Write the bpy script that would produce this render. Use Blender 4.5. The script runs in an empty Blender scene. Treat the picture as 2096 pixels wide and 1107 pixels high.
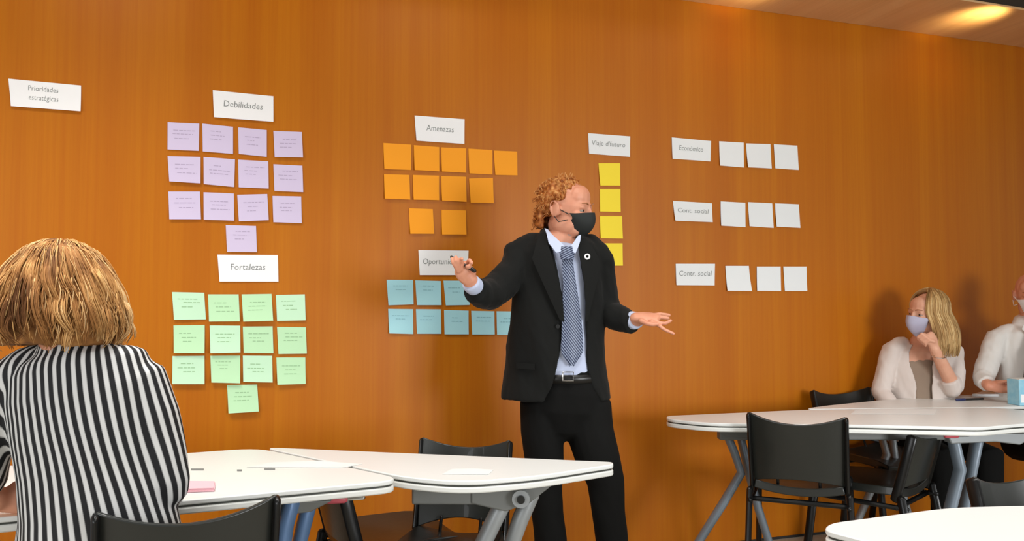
import bpy, bmesh, math, random
from mathutils import Vector, Matrix, noise
C = bpy.context.scene.collection
R = math.radians
random.seed(7)
V = Vector

# ------------------------------------------------------------------ camera
HC, F = 1.24, 1600.0
PITCH = math.atan((620 - 553.5) / F)
cam = bpy.data.cameras.new('camera'); cam.sensor_width = 36; cam.lens = F / 2096 * 36
cam.clip_start = .05
camo = bpy.data.objects.new('camera', cam); C.objects.link(camo)
camo.location = (0, 0, HC); camo.rotation_euler = (math.pi / 2 + PITCH, 0, 0)
bpy.context.scene.camera = camo

# ------------------------------------------------------------------ world, exposure, lights
w = bpy.data.worlds.new('world'); bpy.context.scene.world = w; w.use_nodes = True
w.node_tree.nodes['Background'].inputs[0].default_value = (1, .98, .96, 1)
w.node_tree.nodes['Background'].inputs[1].default_value = .50
vs = bpy.context.scene.view_settings
vs.view_transform = 'Standard'; vs.look = 'None'; vs.gamma = 1; vs.use_curve_mapping = False
vs.exposure = 0.04

ALPHA = math.atan(F / 4820.0)
T = V((math.cos(ALPHA), math.sin(ALPHA), 0)); N = V((math.sin(ALPHA), -math.cos(ALPHA), 0))
W0 = V((0, 3.705, 0))
def wallp(t, off, z): return W0 + T * t + N * off + V((0, 0, z))

def area(name, loc, target, size, power, color, sy=None):
    l = bpy.data.lights.new(name, 'AREA'); l.energy = power; l.color = color
    l.shape = 'RECTANGLE'; l.size = size; l.size_y = sy or size
    o = bpy.data.objects.new(name, l); C.objects.link(o); o.location = loc
    o.rotation_euler = (V(target) - V(loc)).to_track_quat('-Z', 'Y').to_euler()
    return o
WARM = (1.0, .92, .80); COOL = (.96, .98, 1.0); NEU = (1, .98, .95)
# rows of recessed ceiling panels: one along the wall, one over the tables
for i, t in enumerate((-1.9, -.3, 1.3, 2.9)):
    p = wallp(t, 1.15, 3.05); area('wall_row_light', p, p - V((0, 0, 1)), .5, (7, 5, 2.5, 1)[i], WARM)
for x, y, e, sp in ((-1.3, 1.7, 26, 120), (.5, 1.9, 13, 115), (2.0, 2.7, 8, 95), (1.6, 1.0, 11, 110), (-1.4, -1.2, 26, 150), (1.2, -1.5, 20, 150)):
    area('room_light', (x, y, 3.05), (x, y, 0), .7, e, NEU).data.spread = R(sp)
# unseen soft keys added behind the camera, right for shadows, left as wide fill
area('soft_key_light', (3.3, -1.1, 1.25), (.75, 3.7, .25), 1.5, 38, COOL, 1.1).data.spread = R(95)
area('soft_key_light', (-3.4, -1.2, 1.5), (-.4, 3.4, .9), 2.2, 62, COOL, 1.6)
area('wall_sheen_light', (5.2, -1.2, 2.7), (.5, 3.8, 1.5), 2.2, 9, NEU, 1.2).data.spread = R(80)  # unseen light added to put a sheen on the middle of the wall

def spot(name, loc, target, power, color, ang, blend=.7, rad=.03):
    l = bpy.data.lights.new(name, 'SPOT'); l.energy = power; l.color = color; l.spot_size = R(ang); l.spot_blend = blend
    l.shadow_soft_size = rad
    o = bpy.data.objects.new(name, l); C.objects.link(o); o.location = loc
    o.rotation_euler = (V(target) - V(loc)).to_track_quat('-Z', 'Y').to_euler()
    return o

# ------------------------------------------------------------------ pixel helpers
_f = V((0, math.cos(PITCH), math.sin(PITCH))); _u = V((0, -math.sin(PITCH), math.cos(PITCH)))
def ray(px, py): return _f + V((1, 0, 0)) * ((px - 1048) / F) + _u * ((553.5 - py) / F)
CAM = V((0, 0, HC))
def P(px, py, d):
    r = ray(px, py); return CAM + r * (d / r.y)
def Pz(px, py, z):
    r = ray(px, py); return CAM + r * ((z - HC) / r.z)
def Pw(px, py, off=0.0):
    r = ray(px, py); n = N
    return CAM + r * (((W0 + N * off) - CAM).dot(n) / r.dot(n))

# ------------------------------------------------------------------ materials
def lin(c): return tuple(((v / 255) / 12.92 if v / 255 <= .04045 else ((v / 255 + .055) / 1.055) ** 2.4) for v in c)
def col(c): return (*lin(c), 1)
def mat(name, c, rough=.6, metal=0, noise_amt=.06, scale=40, bump=0.0, coat=0, sheen=0, spec=.5, c2=None):
    m = bpy.data.materials.new(name); m.use_nodes = True; nt = m.node_tree; b = nt.nodes['Principled BSDF']
    b.inputs['Roughness'].default_value = rough; b.inputs['Metallic'].default_value = metal
    b.inputs['Coat Weight'].default_value = coat; b.inputs['Sheen Weight'].default_value = sheen
    b.inputs['Specular IOR Level'].default_value = spec
    tc = nt.nodes.new('ShaderNodeTexCoord'); nz = nt.nodes.new('ShaderNodeTexNoise')
    nz.inputs['Scale'].default_value = scale; nz.inputs['Detail'].default_value = 4
    nt.links.new(tc.outputs['Object'], nz.inputs['Vector'])
    mx = nt.nodes.new('ShaderNodeMix'); mx.data_type = 'RGBA'
    a = lin(c); k = 1 - noise_amt * 2
    mx.inputs['A'].default_value = (*(lin(c2) if c2 else tuple(v * k for v in a)), 1); mx.inputs['B'].default_value = (*a, 1)
    nt.links.new(nz.outputs['Fac'], mx.inputs['Factor']); nt.links.new(mx.outputs['Result'], b.inputs['Base Color'])
    if bump:
        bp = nt.nodes.new('ShaderNodeBump'); bp.inputs['Strength'].default_value = bump; bp.inputs['Distance'].default_value = .01
        nt.links.new(nz.outputs['Fac'], bp.inputs['Height']); nt.links.new(bp.outputs['Normal'], b.inputs['Normal'])
    return m
def attr_mat(name, ramp, rough=.5, attr='tint', sheen=0, grain=None):
    m = bpy.data.materials.new(name); m.use_nodes = True; nt = m.node_tree; b = nt.nodes['Principled BSDF']
    b.inputs['Roughness'].default_value = rough; b.inputs['Sheen Weight'].default_value = sheen; b.inputs['Specular IOR Level'].default_value = .25
    at = nt.nodes.new('ShaderNodeAttribute'); at.attribute_name = attr
    rp = nt.nodes.new('ShaderNodeValToRGB')
    while len(rp.color_ramp.elements) < len(ramp): rp.color_ramp.elements.new(.5)
    for e, (p, c) in zip(rp.color_ramp.elements, ramp): e.position = p; e.color = col(c)
    nt.links.new(at.outputs['Fac'], rp.inputs[0]); nt.links.new(rp.outputs[0], b.inputs['Base Color'])
    return m
def stripe_mat(name, c1, c2, period, attr='stripe', duty=.5, rough=.8):
    m = bpy.data.materials.new(name); m.use_nodes = True; nt = m.node_tree; b = nt.nodes['Principled BSDF']
    b.inputs['Roughness'].default_value = rough
    at = nt.nodes.new('ShaderNodeAttribute'); at.attribute_name = attr
    m1 = nt.nodes.new('ShaderNodeMath'); m1.operation = 'MULTIPLY'; m1.inputs[1].default_value = 2 * math.pi / period
    m2 = nt.nodes.new('ShaderNodeMath'); m2.operation = 'SINE'
    rp = nt.nodes.new('ShaderNodeMapRange'); rp.inputs[1].default_value = -.35 + (duty - .5) * 2; rp.inputs[2].default_value = .35 + (duty - .5) * 2
    mx = nt.nodes.new('ShaderNodeMix'); mx.data_type = 'RGBA'; mx.inputs['A'].default_value = col(c1); mx.inputs['B'].default_value = col(c2)
    nt.links.new(at.outputs['Fac'], m1.inputs[0]); nt.links.new(m1.outputs[0], m2.inputs[0]); nt.links.new(m2.outputs[0], rp.inputs[0])
    nt.links.new(rp.outputs[0], mx.inputs['Factor']); nt.links.new(mx.outputs['Result'], b.inputs['Base Color'])
    return m
def wood_mat(name, ca, cb, cc, rough=.42, coat=.25, spec=.5, axis_scale=(1, 1, 1)):
    m = bpy.data.materials.new(name); m.use_nodes = True; nt = m.node_tree; b = nt.nodes['Principled BSDF']
    L = nt.links.new
    tc = nt.nodes.new('ShaderNodeTexCoord')
    def nz(sc, detail, rough_):
        mp = nt.nodes.new('ShaderNodeMapping'); mp.inputs['Scale'].default_value = sc
        n = nt.nodes.new('ShaderNodeTexNoise'); n.inputs['Scale'].default_value = 1; n.inputs['Detail'].default_value = detail
        n.inputs['Roughness'].default_value = rough_
        L(tc.outputs['Object'], mp.inputs[0]); L(mp.outputs[0], n.inputs['Vector']); return n
    s = axis_scale
    wide = nz((9 * s[0], 1, .10 * s[2]), 2, .5)       # broad veneer bands
    fine = nz((60 * s[0], 1, .9 * s[2]), 5, .6)       # fine upright grain
    fleck = nz((240 * s[0], 1, 9 * s[2]), 3, .6)
    r1 = nt.nodes.new('ShaderNodeValToRGB'); r1.color_ramp.elements[0].position = .30; r1.color_ramp.elements[1].position = .70
    r1.color_ramp.elements[0].color = col(ca); r1.color_ramp.elements[1].color = col(cb)
    L(wide.outputs['Fac'], r1.inputs[0])
    mx = nt.nodes.new('ShaderNodeMix'); mx.data_type = 'RGBA'; mx.inputs['B'].default_value = col(cc)
    mr = nt.nodes.new('ShaderNodeMapRange'); mr.inputs[1].default_value = .42; mr.inputs[2].default_value = .72; mr.inputs[4].default_value = .38
    L(fine.outputs['Fac'], mr.inputs[0]); L(mr.outputs[0], mx.inputs['Factor']); L(r1.outputs[0], mx.inputs['A'])
    mx2 = nt.nodes.new('ShaderNodeMix'); mx2.data_type = 'RGBA'; mx2.blend_type = 'MULTIPLY'; mx2.inputs['Factor'].default_value = .10
    L(mx.outputs['Result'], mx2.inputs['A']); L(fleck.outputs['Fac'], mx2.inputs['B'])
    L(mx2.outputs['Result'], b.inputs['Base Color'])
    b.inputs['Roughness'].default_value = rough; b.inputs['Coat Weight'].default_value = coat; b.inputs['Coat Roughness'].default_value = .35
    b.inputs['Specular IOR Level'].default_value = spec
    return m

M = {}
M['wall'] = wood_mat('orange_veneer', (186, 103, 6), (196, 115, 8), (178, 90, 4), rough=.42, coat=.0, spec=.24)
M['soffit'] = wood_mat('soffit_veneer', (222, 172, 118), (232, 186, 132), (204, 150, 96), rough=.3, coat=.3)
M['ceiling'] = mat('dark_ceiling', (52, 40, 26), .8)
M['floor'] = mat('grey_floor', (172, 166, 150), .45, noise_amt=.04, scale=30, bump=.02)
M['gap'] = mat('dark_gap', (40, 36, 34), .8)
M['table'] = mat('white_laminate', (228, 230, 227), .34, noise_amt=.01, scale=8)
M['table_rim'] = mat('white_edge', (224, 225, 220), .4, noise_amt=.01)
M['table_gap'] = mat('grey_edge_gap', (70, 72, 66), .6)
M['silver'] = mat('grey_painted_metal', (150, 154, 156), .42, metal=.25, noise_amt=.02)
M['beam'] = mat('dark_grey_beam', (112, 114, 112), .5, metal=.1, noise_amt=.02)
M['blueleg'] = mat('blue_grey_metal', (96, 126, 166), .42, metal=.2, noise_amt=.02)
M['steel'] = mat('steel_grey_metal', (128, 140, 152), .42, metal=.2, noise_amt=.02)
M['black'] = mat('black_plastic', (17, 18, 17), .42, noise_amt=.05)
M['blackseat'] = mat('black_moulded_seat', (34, 36, 33), .34, noise_amt=.05, scale=60, bump=.04, coat=.12)
M['tube'] = mat('black_tube', (20, 20, 20), .3, metal=.3)
M['pinkplastic'] = mat('pink_plastic', (196, 84, 96), .4)
M['chrome'] = mat('chrome', (210, 210, 210), .2, metal=1, noise_amt=.01)
M['white_paper'] = mat('white_paper', (250, 250, 250), .7, noise_amt=.02, scale=12)
M['grey_paper'] = mat('white_note_paper', (240, 243, 243), .7, noise_amt=.015, scale=12)
M['lilac'] = mat('lilac_paper', (216, 202, 230), .7, noise_amt=.03, scale=10)
M['green'] = mat('green_paper', (196, 238, 190), .7, noise_amt=.03, scale=10)
M['green2'] = mat('green_paper_pale', (204, 242, 206), .7, noise_amt=.03, scale=10)
M['orange'] = mat('orange_paper', (255, 162, 6), .7, noise_amt=.02, scale=10)
M['blue'] = mat('blue_paper', (176, 226, 230), .7, noise_amt=.04, scale=10, c2=(160, 212, 226))
M['yellow'] = mat('yellow_paper', (255, 228, 52), .7, noise_amt=.02, scale=10)
M['loose_paper'] = mat('loose_paper', (230, 232, 230), .6, noise_amt=.02)
M['pink'] = mat('pink_paper', (242, 190, 200), .7, noise_amt=.02, scale=10)
M['ink'] = mat('grey_pen_ink', (128, 132, 130), .8)
M['ink_l'] = mat('faint_lilac_ink', (188, 172, 202), .8)
M['ink_g'] = mat('faint_green_ink', (160, 202, 154), .8)
M['ink_b'] = mat('faint_blue_ink', (138, 188, 198), .8)
M['skin'] = mat('fair_skin', (222, 160, 128), .5, noise_amt=.06, scale=25, c2=(206, 132, 104))
M['skin2'] = mat('pale_skin', (228, 176, 146), .5, noise_amt=.05, scale=25, c2=(214, 152, 124))
M['suit'] = mat('black_suit_wool', (14, 15, 13), .85, noise_amt=.1, scale=18, sheen=.05, spec=.25)
M['trousers'] = mat('black_trouser_wool', (15, 15, 14), .9, noise_amt=.1, scale=18, spec=.2)
M['shirt'] = mat('pale_blue_cotton', (196, 206, 232), .8, noise_amt=.03, scale=60)
M['white_shirt'] = mat('white_cotton', (226, 222, 216), .8, noise_amt=.03, scale=14)
M['cream'] = mat('cream_linen', (220, 208, 200), .85, noise_amt=.04, scale=14)
M['taupe'] = mat('taupe_jersey', (150, 130, 112), .85, noise_amt=.04)
M['blackmask'] = mat('black_mask_cloth', (28, 32, 31), .75, noise_amt=.05)
M['lilacmask'] = mat('lilac_grey_mask', (184, 182, 204), .8, noise_amt=.03)
M['whitemask'] = mat('white_mask', (238, 238, 238), .75, noise_amt=.02)
M['leather'] = mat('black_leather', (14, 13, 12), .35)
M['eye'] = mat('eye_white', (168, 150, 138), .25); M['iris'] = mat('eye_iris', (50, 38, 30), .2)
M['brow'] = mat('eyebrow_hair', (168, 112, 72), .8)
M['redhair'] = attr_mat('ginger_hair', [(0, (112, 56, 18)), (.45, (170, 98, 42)), (1, (216, 158, 94))], .5)
M['goldhair'] = attr_mat('golden_blond_hair', [(0, (104, 64, 30)), (.4, (168, 116, 64)), (.75, (206, 158, 98)), (1, (232, 194, 140))], .7)
M['blondhair'] = attr_mat('dark_blond_hair', [(0, (120, 88, 50)), (.45, (186, 146, 92)), (1, (236, 208, 152))], .45)
M['greyhair'] = attr_mat('grey_beard', [(0, (130, 116, 104)), (1, (190, 180, 170))], .6)
M['stripes'] = stripe_mat('black_white_stripes', (212, 212, 210), (14, 14, 18), .0208, duty=.41)
M['tie'] = stripe_mat('navy_striped_silk', (42, 50, 78), (138, 150, 174), .0078, duty=.62, rough=.5)
M['bluebox'] = mat('light_blue_print', (112, 190, 222), .45, noise_amt=.2, scale=45, c2=(176, 222, 236))
M['navy'] = mat('navy_plastic', (36, 44, 90), .4)
M['darktie'] = mat('dark_silk', (34, 34, 46), .5)

# ------------------------------------------------------------------ mesh helpers
class MB:
    def __init__(s): s.v = []; s.f = []
    def add(s, vs_, fs):
        o = len(s.v); s.v += [V(p) for p in vs_]; s.f += [tuple(i + o for i in f) for f in fs]; return s
    def box(s, c, sz, rot=0, bev=0):
        x, y, z = sz[0] / 2, sz[1] / 2, sz[2] / 2; m = Matrix.Rotation(rot, 3, 'Z')
        vs_ = [V(c) + m @ V((a * x, b * y, d * z)) for a in (-1, 1) for b in (-1, 1) for d in (-1, 1)]
        return s.add(vs_, [(0, 1, 3, 2), (4, 6, 7, 5), (0, 4, 5, 1), (2, 3, 7, 6), (0, 2, 6, 4), (1, 5, 7, 3)])
    def rings(s, rings, cap=True, closed=True):
        n = len(rings[0]); vs_ = [p for r in rings for p in r]; fs = []
        for i in range(len(rings) - 1):
            for j in range(n if closed else n - 1):
                k = (j + 1) % n
                fs.append((i * n + j, i * n + k, (i + 1) * n + k, (i + 1) * n + j))
        if cap:
            fs.append(tuple(range(n - 1, -1, -1))); fs.append(tuple((len(rings) - 1) * n + j for j in range(n)))
        return s.add(vs_, fs)
    def tube(s, pts, rad, sides=10, side=None, ends=True):
        """round or oval tube; rad = list of r or (a, b), a measured along the hint vector side"""
        pts = [V(p) for p in pts]; rs = []
        if not isinstance(rad, list): rad = [rad] * len(pts)
        prev = None; P2 = []; R2 = []
        rad = [(r, r) if not isinstance(r, tuple) else r for r in rad]
        if ends:
            d0 = (pts[0] - pts[1]).normalized(); d1 = (pts[-1] - pts[-2]).normalized()
            e0 = min(rad[0]); e1 = min(rad[-1])
            P2 = [pts[0] + d0 * e0, pts[0] + d0 * e0 * .7] + pts + [pts[-1] + d1 * e1 * .7, pts[-1] + d1 * e1]
            R2 = [tuple(v * .15 for v in rad[0]), tuple(v * .7 for v in rad[0])] + rad + [tuple(v * .7 for v in rad[-1]), tuple(v * .15 for v in rad[-1])]
        else: P2, R2 = pts, rad
        for i, p in enumerate(P2):
            a = P2[max(i - 1, 0)]; b = P2[min(i + 1, len(P2) - 1)]; t = (b - a).normalized()
            if prev is None:
                h = V(side) if side is not None else (V((0, 0, 1)) if abs(t.z) < .9 else V((1, 0, 0)))
            else: h = V(side) if side is not None else prev
            x = (h - t * h.dot(t))
            if x.length < 1e-4: x = (V((1, .3, 0)) - t * V((1, .3, 0)).dot(t))
            x.normalize(); prev = x; y = t.cross(x)
            rs.append([p + x * (R2[i][0] * math.cos(2 * math.pi * k / sides)) + y * (R2[i][1] * math.sin(2 * math.pi * k / sides)) for k in range(sides)])
        return s.rings(rs)
    def ell(s, c, r, m=None, seg=14, rg=9):
        if not isinstance(r, (tuple, list)): r = (r, r, r)
        c = V(c); m = m or Matrix.Identity(3); rings_ = []
        for i in range(rg):
            th = math.pi * (i + .02 * (i == 0) - .02 * (i == rg - 1)) / (rg - 1)
            rings_.append([c + m @ V((r[0] * math.sin(th) * math.cos(2 * math.pi * k / seg), r[1] * math.sin(th) * math.sin(2 * math.pi * k / seg), -r[2] * math.cos(th))) for k in range(seg)])
        return s.rings(rings_)
    def prism(s, poly, z0, z1):
        n = len(poly)
        vs_ = [V((p[0], p[1], z0)) for p in poly] + [V((p[0], p[1], z1)) for p in poly]
        fs = [tuple(range(n - 1, -1, -1)), tuple(range(n, 2 * n))] + [(i, (i + 1) % n, n + (i + 1) % n, n + i) for i in range(n)]
        return s.add(vs_, fs)
    def plate(s, grid, thick, nrm=None):
        """grid of points (rows) -> closed thin plate with thickness along the given vector or local normals"""
        nr, nc = len(grid), len(grid[0]); front = [V(p) for r in grid for p in r]; back = []
        for i in range(nr):
            for j in range(nc):
                if nrm is not None: n_ = V(nrm)
                else:
                    a = V(grid[min(i + 1, nr - 1)][j]) - V(grid[max(i - 1, 0)][j]); b = V(grid[i][min(j + 1, nc - 1)]) - V(grid[i][max(j - 1, 0)])
                    n_ = a.cross(b).normalized() if a.cross(b).length > 1e-12 else V((0, 0, 1))
                back.append(V(grid[i][j]) + n_ * thick)
        fs = []; o = nr * nc
        for i in range(nr - 1):
            for j in range(nc - 1):
                a, b, c, d = i * nc + j, i * nc + j + 1, (i + 1) * nc + j + 1, (i + 1) * nc + j
                fs.append((a, b, c, d)); fs.append((o + d, o + c, o + b, o + a))
        edge = [j for j in range(nc)] + [i * nc + nc - 1 for i in range(1, nr)] + [(nr - 1) * nc + j for j in range(nc - 2, -1, -1)] + [i * nc for i in range(nr - 2, 0, -1)]
        for k in range(len(edge)):
            a, b = edge[k], edge[(k + 1) % len(edge)]; fs.append((b, a, o + a, o + b))
        return s.add(front + back, fs)
    def mesh(s, name):
        me = bpy.data.meshes.new(name); me.from_pydata([tuple(v) for v in s.v], [], s.f); me.validate()
        bm = bmesh.new(); bm.from_mesh(me); bmesh.ops.recalc_face_normals(bm, faces=bm.faces); bm.to_mesh(me); bm.free()
        return me

def put(name, me, m, parent=None, base=None, smooth=True, bevel=0, angle=40):
    o = bpy.data.objects.new(name, me); C.objects.link(o)
    if m and not me.materials: me.materials.append(m)
    if smooth and len(me.polygons):
        me.polygons.foreach_set('use_smooth', [True] * len(me.polygons))
        if angle: me.set_sharp_from_angle(angle=R(angle))
    if bevel:
        b = o.modifiers.new('bevel', 'BEVEL'); b.width = bevel; b.segments = 2; b.limit_method = 'ANGLE'
    if parent is not None:
        o.parent = parent
        if base is not None and parent.parent is None: o.matrix_parent_inverse = Matrix.Translation(-V(base))
    elif base is not None:
        me.transform(Matrix.Translation(-V(base))); o.location = base
    return o
def tag(o, label=None, cat=None, group=None, kind=None):
    if label: o['label'] = label
    if cat: o['category'] = cat
    if group: o['group'] = group
    if kind: o['kind'] = kind
    return o
def empty(name, loc, rz=0):
    o = bpy.data.objects.new(name, None); C.objects.link(o); o.location = loc; o.rotation_euler = (0, 0, rz); o.empty_display_size = .1
    return o
def remesh(mb, name, voxel, smooth=4, wrinkle=0, wscale=9, fac=.5):
    me = bpy.data.meshes.new(name + '_src'); me.from_pydata([tuple(v) for v in mb.v], [], mb.f)
    bm = bmesh.new(); bm.from_mesh(me); bmesh.ops.recalc_face_normals(bm, faces=bm.faces); bm.to_mesh(me); bm.free()
    o = bpy.data.objects.new(name + '_src', me); C.objects.link(o)
    r = o.modifiers.new('r', 'REMESH'); r.mode = 'VOXEL'; r.voxel_size = voxel; r.adaptivity = 0
    if smooth:
        s = o.modifiers.new('s', 'SMOOTH'); s.iterations = smooth; s.factor = fac
    dg = bpy.context.evaluated_depsgraph_get(); dg.update()
    out = bpy.data.meshes.new_from_object(o.evaluated_get(dg)); out.name = name
    bpy.data.objects.remove(o); bpy.data.meshes.remove(me)
    if wrinkle:
        out.calc_loop_triangles(); nr = [v.normal.copy() for v in out.vertices]
        for v, n_ in zip(out.vertices, nr):
            q = v.co; k = noise.fractal(V((q.x * wscale, q.y * wscale, q.z * wscale * .55 + q.x * wscale * .7)), 1, 2.1, 3)
            v.co = q + n_ * (k * wrinkle)
    return out
def fattr(me, name, vals):
    a = me.attributes.new(name, 'FLOAT', 'POINT'); a.data.foreach_set('value', vals)

# ------------------------------------------------------------------ setting
def wall_box(name, t0, t1, o0, o1, z0, z1, m, kind='structure', bevel=0):
    mb = MB()
    vs_ = [V((t, -o, z)) for t in (t0, t1) for o in (o0, o1) for z in (z0, z1)]
    mb.add(vs_, [(0, 1, 3, 2), (4, 6, 7, 5), (0, 4, 5, 1), (2, 3, 7, 6), (0, 2, 6, 4), (1, 5, 7, 3)])
    o = put(name, mb.mesh(name), m, smooth=False, bevel=bevel)
    o.location = W0; o.rotation_euler = (0, 0, ALPHA); tag(o, kind=kind); return o
wall = wall_box('wall_back', -4.5, 7, -.1, 0, 0, 3.3, M['wall'])
fl = put('floor', MB().box((1, 1.5, -.05), (14, 13, .1)).mesh('floor'), M['floor'], smooth=False); tag(fl, kind='structure')
ZS = 2.81
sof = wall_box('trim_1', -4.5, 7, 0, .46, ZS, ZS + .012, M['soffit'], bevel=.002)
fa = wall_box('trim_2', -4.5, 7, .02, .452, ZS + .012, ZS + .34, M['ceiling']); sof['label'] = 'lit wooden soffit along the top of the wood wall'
ce = put('ceiling', MB().box((1, .2, 3.19), (14, 10.4, .08)).mesh('ceiling'), M['ceiling'], smooth=False); tag(ce, kind='structure')
# strip coloured dark for the shadow gap at the foot of the wall
wall_box('gap_strip_back', -4.5, 7, .0005, .006, 0, .012, M['gap'])
# two unseen spots added below the soffit to make its bright patches
for px in (2008, 1560):
    q = Pw(px, 0, .23); r_ = ray(px, 30 if px > 1700 else -28); k = (ZS - HC) / r_.z; h = CAM + r_ * k
    spot('soffit_hot_spot', h + N * .10 + V((.02, 0, -.17)), h, 11 if px > 1700 else 10, (1, .76, .36), 92, 1)

# ------------------------------------------------------------------ notes on the wall
def note_surface(c, lift, curl, seed):
    """c = corner pixels TL TR BR BL"""
    q = [Pw(x, y, .003) for x, y in c]; rnd = random.Random(seed)
    a, b = rnd.uniform(.6, 1.2), rnd.uniform(.3, 1.3); k = rnd.uniform(-.002, .002)
    def S(u, v, off=0):
        p = q[0] * (1 - u) * (1 - v) + q[1] * u * (1 - v) + q[2] * u * v + q[3] * (1 - u) * v
        h = lift + curl * (v ** 2) * (a * (1 - u) + b * u) + k * math.sin(math.pi * u)
        return p + N * (h + off)
    return S
def note(name, c, m, label, group, cat, seed, curl=.008, ink=None, nl=0, text=None, tscale=.6):
    S = note_surface(c, .0005, curl, seed)
    g = [[S(j / 6, i / 6) for j in range(7)] for i in range(7)]
    base = S(.5, .5)
    o = put(name, MB().plate(g, -.0006, N).mesh(name), m, base=base, angle=30)
    tag(o, label, cat, group)
    rnd = random.Random(seed + 99)
    if nl:
        mb = MB(); v = rnd.uniform(.22, .32)
        for i in range(nl):
            u0 = rnd.uniform(.14, .34); u1 = rnd.uniform(.55, .88)
            u = u0
            while u < u1:
                wl = rnd.uniform(.06, .16); e = min(u + wl, u1)
                mb.plate([[S(u + (e - u) * t, v - .014, .0006) for t in (0, .5, 1)], [S(u + (e - u) * t, v + .014, .0006) for t in (0, .5, 1)]], .0002, N)
                u = e + rnd.uniform(.02, .04)
            v += rnd.uniform(.12, .17)
        put('handwriting', mb.mesh('handwriting'), ink, o, base, smooth=False)
    if text:
        lines = text.split('\n'); mb = MB()
        for li, tx in enumerate(lines):
            cu = bpy.data.curves.new('t', 'FONT'); cu.body = tx; cu.size = 1; cu.offset = -.006; cu.shear = .12; cu.resolution_u = 2
            to = bpy.data.objects.new('t', cu); C.objects.link(to)
            dg = bpy.context.evaluated_depsgraph_get(); dg.update()
            me = bpy.data.meshes.new_from_object(to.evaluated_get(dg)); bpy.data.objects.remove(to)
            xs = [v.co.x for v in me.vertices]; x0, x1 = min(xs), max(xs)
            hh = .20 if len(lines) > 1 else .24; cv = (.36 + .34 * li) if len(lines) > 1 else .56
            u_lo, u_hi = tscale if isinstance(tscale, tuple) else (.5 - tscale / 2, .5 + tscale / 2)
            vs_ = [S(u_lo + (v.co.x - x0) / (x1 - x0) * (u_hi - u_lo), cv - (v.co.y) * hh / .72, .0007) for v in me.vertices]
            mb.add(vs_, [tuple(p.vertices) for p in me.polygons])
        put('lettering', mb.mesh('lettering'), M['ink'], o, base, smooth=False)
    return o

cards = [
 ('Prioridades\nestratégicas', (17,161, 166,175, 166,229, 23.5,218), 'white card lettered Prioridades estratégicas, alone at the far left of the wall', (.26, .68)),
 ('Debilidades', (435.5,184.4, 559.5,197, 559.5,250, 438,240.5), 'white card lettered Debilidades above the lilac notes', (.17, .82)),
 ('Fortalezas', (445,521, 568.7,522, 570,576.4, 449.4,576.4), 'white card lettered Fortalezas above the green notes', (.2, .78)),
 ('Amenazas', (848.5,236.4, 951,244, 950,295, 852,288.3), 'white card lettered Amenazas above the orange notes', (.22, .78)),
 ('Oportunidades', (856.4,511.8, 959,512.8, 957,563, 859,563), 'white card above the blue notes, partly behind the raised hand', (.08, .92)),
 ('Viaje d\'futuro', (1203.7,272.4, 1290,279, 1289,321, 1205.4,314.6), 'white card above the column of yellow notes', (.08, .88)),
 ('Económico', (1375,281, 1455.4,288.6, 1453.7,330.5, 1376,325), 'white card at the left end of the top row of white notes', (.18, .8)),
 ('Cont. social', (1377.3,411, 1457.3,416, 1457.3,455, 1381,452), 'white card at the left end of the middle row of white notes', (.1, .9)),
 ('Contr. social', (1383,539.6, 1463.5,539.6, 1462,584, 1384,583.5), 'white card at the left end of the bottom row of white notes', (.08, .92)),
]
quad = lambda c: [(c[0], c[1]), (c[2], c[3]), (c[4], c[5]), (c[6], c[7])]
for i, (tx, c, lb, ts) in enumerate(cards):
    note('title_card', quad(c), M['white_paper'] if i < 5 else M['grey_paper'], lb, 'title cards on the wood wall', 'card', 500 + i, curl=.008 if i in (0, 1, 3, 7) else .003, text=tx, tscale=ts)

lil = [[(343,250,408,253,407,309,343,306),(414,253,477,259.5,477,315,415,310),(487.5,260.6,546,266,546,321,488.6,315),(559.5,268,618,270,620,323,562,322)],
 [(343,319.4,410.5,321,410.5,376,347,372),(416.5,321,481,326,479.5,383,417,377),(487.5,326.6,549,330,550,386,488.6,383.5),(559.5,336,619,339,620.6,393.4,561.5,391)],
 [(344.5,392,409,392,411.6,449,347,449),(416.5,393.4,478.7,396,479.5,452,417,450),(485.6,398.7,547,397,550,451,489,453),(557.7,401,616.5,402,617.6,457,559.5,455)],
 [(462,460.5,524,462.5,526,516,464.7,515.6)]]
grn = [[(352,597.5,418,599,421.4,653.4,356.4,654.4),(425.6,602.4,488.4,602.4,491,657.3,428,658),(494.6,602.4,555.7,601.4,559,656,498,658),(564.5,603.4,624,602.4,625.6,655.4,567,656.7)],
 [(355,665.8,419,665,419,722,356.4,722),(429,665.8,491.7,666.4,492.3,721,431,722.4),(497,668.4,558,667.8,559.6,722.7,498.8,721.7),(567,669,626,669.7,628,723.7,569.7,724.3)],
 [(353,728.5,418.5,728,419,785.4,353,785.4),(430.5,728,491.7,727.6,491.7,783.5,433,782),(497,727.6,557,728,558,782,498,781),(565.5,731.5,625,731.5,625.6,785.4,567.7,786.7)],
 [(464.7,787.7,526.4,786.7,529.7,841,468,845)]]
org = [[(784.5,292.6,842,296,841.5,348,786.6,346),(847,297,899,301,898.6,351,848,348.5),(903,301.5,954,303.5,953.5,354,903.7,351.5),(958.6,304,1008,307,1008,357.4,960.6,355),(1010.4,308,1058.5,310,1059,359,1013.7,358)],
 [(786,356.6,838,358,839,409,787,407),(844.7,358,898.6,359.6,898,410,846,409),(903,360.4,954,361.7,954,413.5,904,411),(960,365.5,1009,364,1010,416,963,415)],
 [(837,426,886,428,888.5,478.5,839,478.5),(903.7,429.5,953.5,430.5,954,480,904,480)]]
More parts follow.
